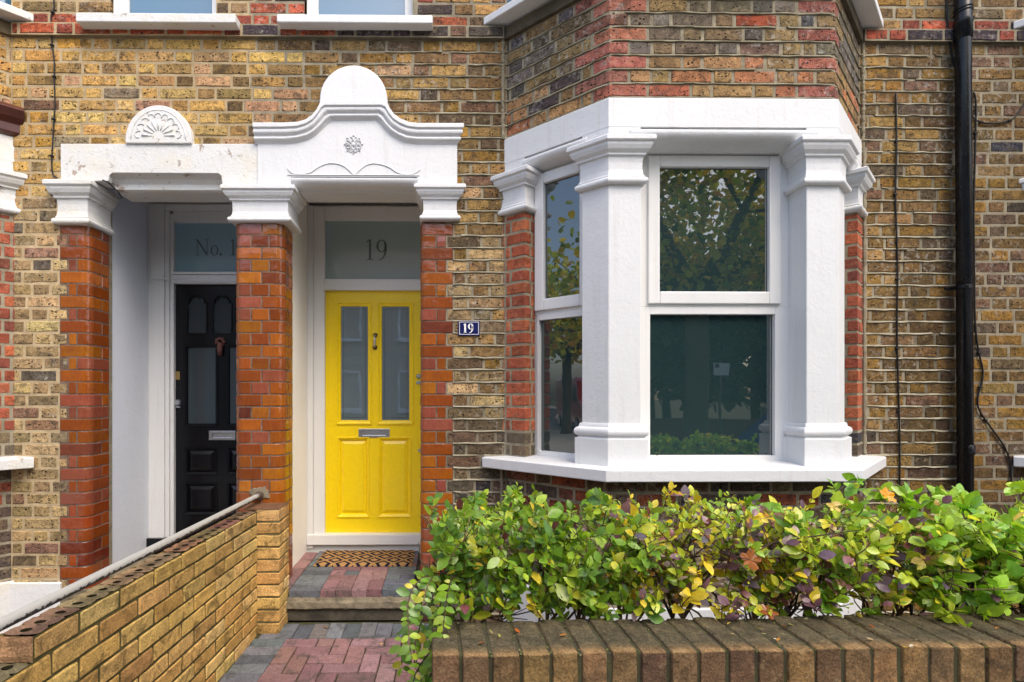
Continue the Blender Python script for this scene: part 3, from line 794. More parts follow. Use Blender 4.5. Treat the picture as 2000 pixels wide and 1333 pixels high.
mb.build('glazed_brick_pier', [M['glazed'], M['mortar_pier']], H19)

# ------------------------------------------------------------ porch 19 surround
def g19():
    w = M['white']
    # capitals
    zt = PZ(361, 860, -.05); zb = zcr-.004
    mb = MB(); mb.sweep([(PX(829), .225), (PX(829), -.012), (PX(890), -.012), (PX(890), .05)], cap_prof(zt, zb)); mb.build('porch_capital', w, H19)
    mb = MB(); xm = PX(506)
    mb.sweep([(xm, -.012), (PX(562)-.0, -.012), (PX(562), .235)], cap_prof(PZ(363, 510, -.05), zcm-.004)); mb.build('porch_capital', w, H19)
    mb = MB(); mb.sweep([(PM0, .235), (PM0, -.011), (xm-.0005, -.011)], cap_prof(PZ(363, 510, -.05), zcm-.004)); mb.build('porch_capital', M['white_mid'], H17)
    # panel
    Y = -.038
    def q(px, py, y=Y): return P(px, py, y)
    outer = [(498, 246), (560, 246), (585, 244.5), (600, 240), (612, 231.7), (621, 221), (627, 209), (632, 205), (660, 205), (692, 205), (722, 205), (750, 205), (757, 207), (763, 219), (771, 230), (784, 239), (800, 245), (816, 247), (850, 247), (905.8, 247)]
    outer = [q(*p) for p in outer]
    inner = [(498, 282), (560, 282), (580, 280), (602, 274), (616, 266), (629, 254), (639, 244), (649, 237), (670, 236.5), (692, 236.5), (714, 236.5), (735, 236), (743, 243), (751, 253), (762, 264), (776, 273), (792, 280), (812, 282.5), (850, 283), (905.8, 283)]
    inner = [q(*p) for p in inner]
    rows = [(0, .0, 0), (0, .082, 0), (.03, .086, 0), (.24, .086, 0), (.27, .076, 0), (.31, .073, 0), (.35, .076, 0), (.42, .078, 0), (.50, .076, 0), (.56, .070, 0), (.60, .060, 0), (.66, .058, 0), (.70, .064, 0), (.76, .066, 0), (.82, .063, 0), (.87, .054, 0), (.90, .048, 0), (1.0, .0385, 0)]
    mb = MB(); n = len(rows); vs = []
    for a, b in zip(outer, inner):
        for (t, o, _) in rows: vs.append((a[0]+(b[0]-a[0])*t, -o, a[1]+(b[1]-a[1])*t))
    # ends returned: squeeze ends so that they read as a cut moulding
    fs = [(i*n+j, (i+1)*n+j, (i+1)*n+j+1, i*n+j+1) for i in range(len(outer)-1) for j in range(n-1)]
    fs += [tuple(range(n)), tuple((len(outer)-1)*n+j for j in range(n-1, -1, -1))]
    # slope the right end back
    for j, (t, o, _) in enumerate(rows):
        i = (len(outer)-1)*n+j; x, y, z = vs[i]; vs[i] = (x-.0-(.086-o)*.8, y, z)
        x, y, z = vs[j]; vs[j] = (x+(.0), y, z)
    mb.add(vs, fs); co = mb.build('gable_cornice', w, H19)
    b = co.modifiers.new('bevel', 'BEVEL'); b.width = .002; b.segments = 2; b.limit_method = 'ANGLE'
    body = [q(503, 345), q(503, 270)]+[((a[0]+b_[0])/2, (a[1]+b_[1])/2) for a, b_ in zip(outer, inner)][1:-1]+[q(893, 270), q(893, 362), q(815, 362), q(815, 346), q(568, 346), q(568, 364), q(503, 364)]
    mb = MB(); mb.prism(body[1:], Y, .02)
    # lower roll
    x0, x1 = PX(566, Y), PX(818, Y); zr = PZ(346, 690, Y)
    prf = [(Y+.014, zr+.001), (Y+.014, zr-.003), (Y, zr-.007)]+[(Y+.075-.077*math.cos(R(t)), zr-.012-.045*math.sin(R(t))) for t in range(0, 91, 10)]+[(Y+.09, zr-.057), (Y+.095, zr-.068), (.25, zr-.068), (.25, zr+.06)]
    n = len(prf); mb.add([(x0, y, z) for y, z in prf]+[(x1, y, z) for y, z in prf], [(i, i+n, (i+1) % n+n, (i+1) % n) for i in range(n)])
    mb.build('porch_gable', w, H19, bevel=.003)
    # dome
    c = q(692, 199); r = abs(q(757, 199)[0]-c[0]); mb = MB()
    pts = [(c[0]-r-.004, q(692, 212)[1])]+[(c[0]+r*math.cos(R(180-a)), c[1]+r*math.sin(R(180-a))) for a in range(0, 181, 6)]+[(c[0]+r+.004, q(692, 212)[1])]
    mb.prism(pts, -.075, .02); mb.build('gable_dome', w, H19, bevel=.008)
    # rosette and incised waves
    mb = MB(); rc = q(690.5, 283)
    for k in range(8):
        a = R(45*k+22); cx, cz = rc[0]+.036*math.cos(a), rc[1]+.036*math.sin(a)
        pts = []
        for i in range(11):
            t = 2*math.pi*i/10; pts.append((cx+.016*math.cos(t)*math.cos(a)-.011*math.sin(t)*math.sin(a), Y-.001-.007*abs(math.sin(t/2)), cz+.016*math.cos(t)*math.sin(a)+.011*math.sin(t)*math.cos(a)))
        mb.tube(pts, .0030, 6)
    mb.tube([(rc[0], Y+.005, rc[1]), (rc[0], Y-.006, rc[1]), (rc[0], Y-.010, rc[1])], [.014, .013, .004], 10)
    for (p0, p1) in ((-1, 0), (0, 1)):
        pts = []
        for i in range(13):
            a = 2*math.pi*i/12; pts.append((rc[0]+.062*math.cos(a), Y-.0005, rc[1]+.062*math.sin(a)))
    for k in range(8):
        a = R(45*k); mb.tube([(rc[0]+.05*math.cos(a-.12), Y, rc[1]+.05*math.sin(a-.12)), (rc[0]+.061*math.cos(a), Y-.004, rc[1]+.061*math.sin(a)), (rc[0]+.05*math.cos(a+.12), Y, rc[1]+.05*math.sin(a+.12))], .003, 5)
    mb.build('rosette', w, H19, smooth=True)
    mb = MB()
    def wave(pts, rad=.005):
        P3 = []
        for i in range(len(pts)-1):
            for t in (0, .25, .5, .75):
                p0 = pts[max(i-1, 0)]; p1 = pts[i]; p2 = pts[i+1]; p3 = pts[min(i+2, len(pts)-1)]
                f = lambda k: .5*((2*p1[k])+(-p0[k]+p2[k])*t+(2*p0[k]-5*p1[k]+4*p2[k]-p3[k])*t*t+(-p0[k]+3*p1[k]-3*p2[k]+p3[k])*t**3)
                a = q(f(0), f(1)); P3.append((a[0], Y-.001, a[1]))
        a = q(*pts[-1]); P3.append((a[0], Y-.001, a[1])); mb.tube(P3, rad, 6)
    wave([(562, 329), (570, 338), (585, 341), (605, 338), (622, 327), (640, 320), (657, 320), (672, 325), (684, 335), (692, 343)])
    wave([(821, 331), (812, 338), (797, 342), (777, 338), (760, 327), (742, 321), (726, 320), (712, 325), (700, 335), (692, 343)])
    wave([(562, 342.5), (640, 342.5), (740, 342.5), (820, 343)], .0045)
    mb.build('incised_waves', w, H19, smooth=True)
g19()

# ------------------------------------------------------------ porch 17 surround
def g17():
    w = M['white_old']; Y = -.03
    q = lambda px, py, y=Y: P(px, py, y)
    mb = MB(); body = [q(118, 281), q(504, 281), q(504, 364), q(434, 364), q(432, 344), q(426, 339), q(219, 338), q(213, 343), q(211, 354), q(118, 354)]
    mb.prism(body, Y, .10)
    x0, x1 = PX(212, Y), PX(433, Y); z0 = PZ(338, 300, Y)
    prf = [(Y+.0, z0+.002), (Y+.012, z0-.004), (Y+.05, z0-.022), (Y+.07, z0-.05), (Y+.068, z0-.085), (Y+.09, z0-.095), (.25, z0-.095), (.25, z0+.05)]
    n = len(prf); mb.add([(x0, y, z) for y, z in prf]+[(x1, y, z) for y, z in prf], [(i, i+n, (i+1) % n+n, (i+1) % n) for i in range(n)])
    mb.build('porch_lintel', w, H17, bevel=.004)
    mb = MB(); c = q(311.5, 276); rx = q(376, 276)[0]-c[0]; rz = q(311, 208)[1]-c[1]
    mb.prism([(c[0]-rx, c[1]-.02)]+[(c[0]+rx*math.cos(R(180-a)), c[1]+rz*math.sin(R(180-a))) for a in range(0, 181, 6)]+[(c[0]+rx, c[1]-.02)], -.045, .02)
    do = mb.build('lintel_dome', w, H17, bevel=.005)
    mb = MB()
    for k in range(9):
        a = R(10+20*k); c2 = (c[0]+rx*.60*math.cos(a), c[1]+.012+rz*.62*math.sin(a)); rr_ = .022
        mb.tube([(c2[0]+rr_*math.cos(a+R(t)), -.046, c2[1]+rr_*math.sin(a+R(t))) for t in range(-110, 111, 20)], .004, 6)
        mb.tube([(c[0]+rx*.18*math.cos(a), -.045, c[1]+.02+rz*.18*math.sin(a)), (c[0]+rx*.5*math.cos(a), -.048, c[1]+.012+rz*.5*math.sin(a))], [.003, .007], 6)
    mb.tube([(c[0]+rx*.82*math.cos(R(t)), -.045, c[1]+.006+rz*.84*math.sin(R(t))) for t in range(0, 181, 10)], .003, 6)
    mb.build('shell_relief', w, do, smooth=True)
    mb = MB(); mb.sweep([(PX(118), .05), (PX(118), -.012), (-2.289+.0, -.012), (-2.289+.0, .235)], cap_prof(PZ(353, 170, -.05), zc17-.006)); mb.build('porch_capital', w, H17)
g17()
# pier cores, reveals and porch interiors
def porch(parent, xl, xr, wallL, wallR, cm, soff):
    mb = MB(); mb.box(xl-.22, xl, .20, YD+.2, FL-.1, 3.2); mb.build('porch_side_wall', wallL, parent)
    mb = MB(); mb.box(xr, xr+.1, .20, YD+.2, FL-.1, 3.2); mb.build('porch_side_wall', wallR, parent)
    mb = MB(); mb.box(xl, xr, .21, YD+.2, soff, soff+.08); mb.build('porch_ceiling', cm, parent)
    mb = MB(); mb.box(xl, xr, YD+.10, YD+.2, FL, soff); mb.build('porch_back_wall', cm, parent)
SOF = PZ(392, 700, YD)
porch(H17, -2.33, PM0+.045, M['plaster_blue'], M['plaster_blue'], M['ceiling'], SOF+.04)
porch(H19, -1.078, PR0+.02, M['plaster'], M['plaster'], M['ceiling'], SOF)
# solid cores behind the glazed skins, and the wall mass over the openings
mb = MB(); mb.box(PR_L0, -2.345, .004, .22, -.1, zc17+.2); mb.box(-2.345, -2.31, .06, .30, -.1, zc17+.2); mb.box(-2.62, -2.31, .004, .24, 2.7, 3.3); mb.build('pier_core', M['mortar_grey'], H17)
mb = MB(); mb.box(PM0+.058, PM1-.058, .01, .06, -.1, zcm+.2); mb.box(PM0+.012, PM1-.012, .06, .224, -.1, zcm+.2); mb.box(PR0+.012, PR1+.2, .035, .224, -.1, zcr+.2); mb.build('pier_core', M['mortar_grey'], H19)
mb = MB(); mb.box(PX(560), PX(830), .06, .22, zcm+.22, SOF+.05); mb.build('lintel_core', M['plaster'], H19)
mb = MB(); mb.box(-2.31, PX(458), .10, .22, PZ(345, 300), SOF+.09); mb.build('lintel_core', M['ceiling'], H17)

# ------------------------------------------------------------ doors
def rectring(mb, a, b, c, d, ga, gb, gc, gd, y0, y1):
    for (x0, x1, z0, z1) in ((a, ga, c, d), (gb, b, c, d), (ga, gb, c, gc), (ga, gb, gd, d)): mb.box(x0, x1, y0, y1, z0, z1)
def moulded(mb, a, b, c, d, wd, yo, yi, raise_=.008):   # mitred moulding ring, stepping from yo (outer) to yi (inner)
    steps = [(0, yo), (0, yo-raise_), (wd*.25, yo-raise_), (wd*.45, yo-raise_*.3), (wd*.7, yo-raise_*.3+(yi-yo)*.3), (wd, yi)]
    vs = []
    for t, y in steps: vs += [(a+t, y, c+t), (b-t, y, c+t), (b-t, y, d-t), (a+t, y, d-t)]
    fs = []
    for k in range(len(steps)-1):
        for i in range(4): fs.append((k*4+i, k*4+(i+1) % 4, (k+1)*4+(i+1) % 4, (k+1)*4+i))
    mb.add(vs, fs)
def door19():
    Y = YD+.045; q = lambda px, py, y=Y: P(px, py, y)
    x0, zt = q(635, 568); x1, zb = q(826, 1043)
    # frame: jamb, head, transom, fanlight
    fr = MB(); yf = YD; fx0 = PX(612, yf); fx1 = PR0+.03
    fz = PZ(403, 700, yf); t0, t1 = PZ(545, 700, yf), PZ(567, 700, yf)
    fr.box(-1.078, fx0, yf-.012, yf+.10, FL+.02, fz)
    fr.box(fx0, PX(634, yf), yf, yf+.10, FL+.05, fz); fr.box(PX(829, yf), fx1+.06, yf, yf+.10, FL+.05, fz)
    fr.box(PX(634, yf), PX(829, yf), yf, yf+.10, t1, t0)
    fr.box(PX(634, yf), PX(829, yf), yf, yf+.10, PZ(430, 700, yf), fz)
    fo = fr.build('door_frame', M['frame'], H19, bevel=.005)
    g = MB(); g.box(PX(630, yf), PX(832, yf), yf+.03, yf+.04, t0-.01, PZ(430, 700, yf)+.01); g.build('fanlight_pane', M['glass_fan'], fo)
    g = MB(); y = yf+.0285; a = P(713, 508, y); h = P(713, 468, y)[1]-a[1]
    adv = glyph(g, '1', a[0], a[1], h, y, .8); glyph(g, '9', a[0]+adv*h*1.05, a[1], h, y, .8); g.build('fanlight_number', M['letter_fan'], fo)
    th = MB(); th.box(PX(601, yf), fx1+.04, yf-.03, yf+.10, PZ(1065, 700, yf-.03), PZ(1046, 700, yf-.03)+.004)
    th.box(PX(601, yf)-.02, fx1+.04, yf+.004, yf+.10, FL-.02, PZ(1065, 700, yf)-.002); th.build('threshold', M['frame'], fo, bevel=.004)
    # leaf
    d = MB(); gl = [(q(665, 598), q(719, 822)), (q(745, 598), q(800, 822))]
    lp = [(q(661, 857), q(719, 1008)), (q(741, 857), q(800, 1008))]
    g0, g1 = gl[0][0][0], gl[0][1][0]; g2, g3 = gl[1][0][0], gl[1][1][0]; gt = gl[0][0][1]; gb = gl[0][1][1]
    l0, l1, l2, l3 = lp[0][0][0], lp[0][1][0], lp[1][0][0], lp[1][1][0]; lt = lp[0][0][1]; lb = lp[0][1][1]
    th_ = .04
    for a, b, c, e in ((x0, g0, gb, gt), (g1, g2, gb, gt), (g3, x1, gb, gt), (x0, x1, gt, zt), (x0, x1, lt, gb), (x0, l0, lb, lt), (l1, l2, lb, lt), (l3, x1, lb, lt), (x0, x1, zb, lb)): d.box(a, b, Y, Y+th_, c, e)
    m = .034
    for a, b in ((g0, g1), (g2, g3)): moulded(d, a-m*.9, b+m*.9, gb-m*.9, gt+m*.9, m, Y+.0005, Y+.014, .012)
    for a, b in ((l0, l1), (l2, l3)):
        moulded(d, a-.012, b+.012, lb-.012, lt+.012, .03, Y+.0005, Y+.016, .010)
        # raised and fielded panel
        i1, i2 = .018, .045; vs = []
        for t, y in ((i1, Y+.016), (i2, Y+.004)): vs += [(a+t, y, lb+t), (b-t, y, lb+t), (b-t, y, lt-t), (a+t, y, lt-t)]
        d.add(vs, [(i, (i+1) % 4, 4+(i+1) % 4, 4+i) for i in range(4)]+[(4, 5, 6, 7)])
    do = d.build('front_door', M['yellow'], H19, recalc=True); do['label'] = 'yellow panelled door'
    b = do.modifiers.new('bevel', 'BEVEL'); b.width = .0015; b.segments = 2; b.limit_method = 'ANGLE'
    for a, b in ((g0, g1), (g2, g3)):
        g = MB(); g.box(a-.01, b+.01, Y+.014, Y+.02, gb-.01, gt+.01); g.build('door_pane', M['glass_door'], do)
        g = MB(); y = Y+.0135; i = .021; rectring(g, a+i, b-i, gb+i, gt-i, a+i+.0035, b-i-.0035, gb+i+.0035, gt-i-.0035, y, y+.0002); g.build('etched_line', M['letter'], do)
    # letterbox
    a = q(700, 855, Y-.01); b = q(761, 838, Y-.01); g = MB()
    rectring(g, a[0], b[0], a[1], b[1], a[0]+.03, b[0]-.03, a[1]+.018, b[1]-.016, Y-.009, Y); g.box(a[0]+.03, b[0]-.03, Y-.005, Y, a[1]+.018, b[1]-.016); g.build('letterbox', M['chrome'], do, bevel=.002)
    # pull handle / knocker
    g = MB(); c0 = q(733.5, 655, Y); c1 = q(732.5, 679, Y)
    for c in (c0, c1):
        g = MB(); g.tube([(c[0], Y, c[1]), (c[0], Y-.012, c[1]), (c[0], Y-.022, c[1]), (c[0], Y-.028, c[1])], [.019, .018, .013, .003], 14)
        g.build('knocker_rose', M['iron'], do, smooth=True)
    g = MB(); g.tube([(c0[0], Y-.02, c0[1]), (c0[0], Y-.045, c0[1]-.015), (c0[0]-.001, Y-.05, (c0[1]+c1[1])/2), (c1[0], Y-.045, c1[1]+.015), (c1[0], Y-.02, c1[1])], [.007, .0085, .010, .0085, .007], 10); g.build('door_knocker', M['chrome'], do, smooth=True)
    g = MB(); c = q(817.5, 735, Y); g.tube([(c[0], Y, c[1]), (c[0], Y-.014, c[1]), (c[0], Y-.020, c[1])], [.021, .020, .015], 16); g.build('lock', M['chrome'], do)
    c = q(817.5, 747, Y); g = MB(); g.box(c[0]-.018, c[0]+.018, Y-.02, Y, c[1]-.014, c[1]+.008); g.tube([(c[0], Y-.025, c[1]+.05), (c[0], Y-.0255, c[1]+.051)], .003); g.build('latch_pull', M['chrome'], do, bevel=.004)
    c = q(819, 880, Y); g = MB(); g.tube([(c[0], Y, c[1]), (c[0], Y-.012, c[1])], [.014, .012], 12); g.build('lower_lock', M['chrome'], do)
door19()
def door17():
    Y = YD+.045; q = lambda px, py, y=Y: P(px, py, y); yf = YD
    x0, zt = q(337, 556); x1 = q(531, 556)[0]; zb = q(337, 1046)[1]
    fr = MB(); a0 = -2.33; a1 = PX(323, yf); a2 = PX(338, yf); b1 = PX(531, yf); b2 = PM0+.045
    fz = PZ(412, 300, yf)
    fr.box(a0, a1, yf-.02, yf+.1, FL, fz+.05); fr.box(a1, PX(331, yf), yf-.006, yf+.1, FL, fz); fr.box(PX(331, yf), a2, yf+.01, yf+.1, FL, fz-.02)
    fr.box(b1, b2, yf, yf+.1, FL, fz)
    fr.box(a1, b2, yf-.012, yf+.1, fz, fz+.05); fr.box(a2, b1, yf, yf+.1, PZ(434, 400, yf), fz)
    t0, t1 = PZ(532, 400, yf), PZ(554, 400, yf)
    fr.box(a2, b1, yf-.0, yf+.1, t1, t0-.02); fr.box(a2, b1, yf-.02, yf+.1, t0-.02, t0); fr.box(a2, b1, yf-.012, yf, t1+.012, t1+.03)
    fo = fr.build('door_frame', M['frame_old'], H17, bevel=.004)
    g = MB(); g.box(a2-.01, b1+.01, yf+.04, yf+.05, t0-.01, PZ(434, 400, yf)+.01); g.build('fanlight_pane', M['glass_fan2'], fo)
    g = MB(); y = yf+.0385; a = P(381, 499, y); h = P(381, 468, y)[1]-a[1]; x = a[0]
    for ch in 'No. 1': x += glyph(g, ch, x, a[1], h, y, .7)*h*(1.02 if ch != ' ' else 1.1)
    g.build('fanlight_lettering', M['letter_fan'], fo)
    d = MB(); th_ = .04
    # arched lights in the top rail, tall lights below, then panels
    pw = [(365.5, 404), (415, 453), (464, 502)]; tall = [(365, 421), (447, 503)]
    za, zs, zl = q(400, 578)[1], q(400, 592)[1], q(400, 651)[1]
    zt1, zt2 = q(400, 678)[1], q(400, 829)[1]
    xs = [x0]+[q(p, 600)[0] for pr_ in pw for p in pr_]+[x1]
    def cell(xa, xb, c, e): d.box(xa, xb, Y, Y+th_, c, e)
    for i in range(0, 8, 2): cell(xs[i], xs[i+1], zl, zt)
    for i in range(1, 7, 2):     # shouldered arch head
        xa, xb = xs[i], xs[i+1]; cx = (xa+xb)/2; r = (xb-xa)/2; n = 12; r2 = r*.80
        top = [(cx-r, zs-.0)]+[(cx+r2*math.cos(R(180-180*k/n)), zs+(za-zs)*math.sin(R(180*k/n))) for k in range(n+1)]+[(cx+r, zs)]
        vs = [(x, Y, z) for x, z in top]+[(x, Y, zt) for x, z in top]+[(x, Y+th_, z) for x, z in top]; m_ = len(top)
        d.add(vs, [(k, k+1, m_+k+1, m_+k) for k in range(m_-1)]+[(k, k+1, 2*m_+k+1, 2*m_+k) for k in range(m_-1)])
        d.tube([(x, Y-.001, z) for x, z in [(cx-r, zl)]+top+[(cx+r, zl)]], .007, 6)
    xa = [x0]+[q(p, 700)[0] for pr_ in tall for p in pr_]+[x1]
    for i in (0, 2, 4): cell(xa[i], xa[i+1], zt2, zt1)
    cell(x0, x1, zt1, zl)
    ps = [(q(400, 878)[1], q(400, 924)[1]), (q(400, 947)[1], q(400, 1002)[1])]
    cell(x0, x1, ps[0][0], zt2); cell(x0, x1, ps[1][0], ps[0][1]); cell(x0, x1, zb, ps[1][1])
    for (c, e) in ps:
        for i in (0, 2, 4): cell(xa[i], xa[i+1], e, c)
    for i in (1, 3):
        moulded(d, xa[i]-.02, xa[i+1]+.02, zt2-.02, zt1+.02, .025, Y+.0005, Y+.014, .008)
        for (c, e) in ps:
            moulded(d, xa[i]-.015, xa[i+1]+.015, e-.015, c+.015, .025, Y+.0005, Y+.016, .008)
            a, b = xa[i], xa[i+1]; vs = []
            for t, y in ((.01, Y+.016), (.04, Y+.002)): vs += [(a+t, y, e+t), (b-t, y, e+t), (b-t, y, c-t), (a+t, y, c-t)]
            d.add(vs, [(k, (k+1) % 4, 4+(k+1) % 4, 4+k) for k in range(4)]+[(4, 5, 6, 7)])
    do = d.build('front_door', M['black'], H17); do['label'] = 'black panelled door'
    for i in (1, 3, 5): g = MB(); g.box(xs[i]-.005, xs[i+1]+.005, Y+.018, Y+.024, zl-.005, za+.005); g.build('door_pane', M['glass_obs'], do)
    for i in (1, 3): g = MB(); g.box(xa[i]-.005, xa[i+1]+.005, Y+.015, Y+.02, zt2-.005, zt1+.005); g.build('door_pane', M['glass_tall'], do)
    a = q(408, 860, Y-.01); b = q(460, 842, Y-.01); g = MB()
    rectring(g, a[0], b[0], a[1], b[1], a[0]+.028, b[0]-.028, a[1]+.02, b[1]-.02, Y-.012, Y); g.box(a[0]+.028, b[0]-.028, Y-.004, Y, a[1]+.02, b[1]-.02); g.build('letterbox', M['chrome'], do, bevel=.003)
    g = MB(); c = q(431, 668, Y)
    for k in range(7):
        t = R(k*51); g.tube([(c[0]+.028*math.cos(t), Y, c[1]+.024*math.sin(t)), (c[0]+.028*math.cos(t), Y-.016, c[1]+.024*math.sin(t)), (c[0]+.02*math.cos(t), Y-.026, c[1]+.017*math.sin(t))], [.016, .015, .004], 8)
    g.tube([(c[0]+.002, Y-.02, c[1]-.01), (c[0]+.004, Y-.03, c[1]-.06), (c[0]+.003, Y-.02, c[1]-.11)], [.02, .022, .016], 10)
    g.build('door_knocker', M['rust'], do, smooth=True)
    c = q(346, 734, Y); g = MB(); g.box(c[0]-.022, c[0]+.022, Y-.003, Y, c[1]-.033, c[1]+.033); ko = g.build('lock_plate', M['brass'], do, bevel=.001)
    c = q(348, 787, Y); g = MB(); g.tube([(c[0], Y, c[1]), (c[0], Y-.016, c[1]), (c[0], Y-.024, c[1])], [.026, .025, .018], 16); g.box(c[0]-.026, c[0]+.018, Y-.012, Y, c[1]-.04, c[1]-.028); g.build('lock', M['chrome'], do)
    g = MB(); g.box(a2-.25, b1, yf-.05, yf+.1, FL-.03, zb-.002); g.build('threshold', M['black'], fo)
    # small painted-over cable running down the wall corner
    g = MB(); pts = [P(290, 376, .62), P(302, 386, .7), P(306, 410, .8)]
    g.tube([(-2.322, .60, P(290, 378, .62)[1]), (-2.322, .70, P(300, 384, .7)[1]), (-2.318, .80, P(307, 405, .8)[1]), (-2.318, .81, P(307, 470, .8)[1]), (-2.318, .81, P(307, 540, .8)[1]), (-2.31, .80, P(315, 546, .8)[1]), (PX(335, yf), yf-.03, PZ(546, 335, yf))], .006, 6)
    g.build('bell_wire', M['frame_old'], fo)
door17()

# ------------------------------------------------------------ ground, path and step
def ground():
    mb = MB(); mb.add([(-80, -2.25, -.075), (80, -2.25, -.075), (80, 60, -.075), (-80, 60, -.075)], [(0, 1, 2, 3)])
    mb.build('front_garden_ground', mat_mortar('garden soil', srgb(92, 80, 66), srgb(64, 56, 46), 6), kind='structure')
    mb = MB(); mb.box(-80, 80, -4.7, -2.25, -.2, -.07); mb.build('pavement', mat_mortar('pavement slabs', srgb(184, 178, 168), srgb(160, 154, 146), 2), kind='structure')
    mb = MB(); mb.box(-80, 80, -4.83, -4.70, -.3, -.066); mb.box(-80, 80, -10.43, -10.30, -.3, -.066); mb.build('kerb', mat_mortar('granite kerb', srgb(150, 148, 142), srgb(120, 118, 112), 9), kind='structure')
    mb = MB(); mb.add([(-80, -10.3, -.19), (80, -10.3, -.19), (80, -4.83, -.19), (-80, -4.83, -.19)], [(0, 1, 2, 3)]); mb.build('road', mat_mortar('asphalt', srgb(72, 72, 74), srgb(58, 58, 60), 8), kind='structure')
    mb = MB(); mb.box(-80, 80, -12.4, -10.43, -.3, -.07); mb.build('far_pavement', mat_mortar('far pavement slabs', srgb(146, 140, 130), srgb(124, 118, 110), 2), kind='structure')
    mb = MB(); mb.add([(-150, -150, -.32), (150, -150, -.32), (150, -10.4, -.32), (-150, -10.4, -.32)], [(0, 1, 2, 3)]); mb.add([(-80, -60, -.09), (80, -60, -.09), (80, -12.4, -.09), (-80, -12.4, -.09)], [(0, 1, 2, 3)]); mb.build('far_ground', mat_mortar('far gardens', srgb(84, 84, 60), srgb(66, 62, 46), 3), kind='structure')
ground()
REDPV = [(4, (138, 106, 106)), (3, (146, 114, 112)), (2, (128, 96, 96)), (1, (138, 104, 98))]
GRYPV = [(3, (104, 108, 112)), (3, (114, 116, 118)), (2, (92, 96, 102)), (1, (118, 114, 108))]
def paver(mb, x0, x1, y0, y1, zf, col, th=.05, gap=.0028, bev=.004):
    a, b, c, d = x0+gap/2, x1-gap/2, y0+gap/2, y1-gap/2
    dz = random.gauss(0, .0018); tx, ty = random.gauss(0, .010), random.gauss(0, .010); cx, cy = (a+b)/2, (c+d)/2
    rot = random.gauss(0, .012)
    vs = []
    for (i, zz) in ((0, -th), (0, -bev*.8), (bev, 0)):
        for (x, y) in ((a+i, c+i), (b-i, c+i), (b-i, d-i), (a+i, d-i)):
            X, Y = x-cx, y-cy; X, Y = X-Y*rot, Y+X*rot
            vs.append((cx+X, cy+Y, zf(cx+X, cy+Y)+zz+dz+X*tx+Y*ty))
    fs = [(k*4+i, k*4+(i+1) % 4, (k+1)*4+(i+1) % 4, (k+1)*4+i) for k in (0, 1) for i in range(4)]+[(8, 9, 10, 11)]
    mb.add(vs, fs, col)
PW = .0985
def path_paving():
    random.seed(31); mb = MB()
    zf = lambda x, y: .022*(y+.10) if y > -2.3 else -.0484
    xw = lambda y: -1.13-.045*(-y-.22)
    y = -.10
    # soldier row under the step
    x = -1.0
    while x < .22: paver(mb, x, x+PW, -.30, -.10, zf, pick(GRYPV, .08)); x += PW
    paver(mb, -1.10, -1.0, -.30, -.23, zf, pick(GRYPV))
    yy = -.30-.002
    while yy > -2.3:
        xx = xw(yy); paver(mb, xx+.01, xx+.205, yy-PW, yy, zf, pick(GRYPV, .08)); yy -= PW
    X0, X1, Y1, Y0 = -.93, .03, -.304, -2.27
    nx = int((X1-X0)/PW)+1; ny = int((Y1-Y0)/PW)+1
    def sk(x, y): return x-.045*(-y-.30)*(1-(x-X0)/(X1-X0))
    for i in range(-1, nx+1):
        for j in range(-1, ny+1):
            k = (i+j*1) % 4 if False else (i-j) % 4
            if k == 0: cells = [(i, j), (i+1, j)]
            elif k == 2: cells = [(i, j), (i, j-1)]
            else: continue
            cells = [c for c in cells if 0 <= c[0] < nx and 0 <= c[1] < ny]
            if not cells: continue
            ax = min(c[0] for c in cells); bx = max(c[0] for c in cells)+1; ay = min(c[1] for c in cells); by = max(c[1] for c in cells)+1
            y0, y1 = Y1-by*PW, Y1-ay*PW; ym = (y0+y1)/2
            paver(mb, sk(X0+ax*PW, ym), sk(X0+bx*PW, ym), y0, y1, zf, pick(REDPV, .07), gap=.0075)
    xx = X1+.01
    yy = -.304
    while yy > -1.9: paver(mb, .045, .24, yy-PW, yy, zf, pick(GRYPV, .08)); yy -= PW
    mb.build('path', M['paver'], kind='structure', recalc=False)
    mb = MB(); mb.add([(-1.3, -2.3, -.062), (.3, -2.3, -.062), (.3, -.05, -.0125), (-1.3, -.05, -.0125)], [(0, 1, 2, 3)]); mb.build('path_bed', M['mortar_dark'], kind='structure')
path_paving()
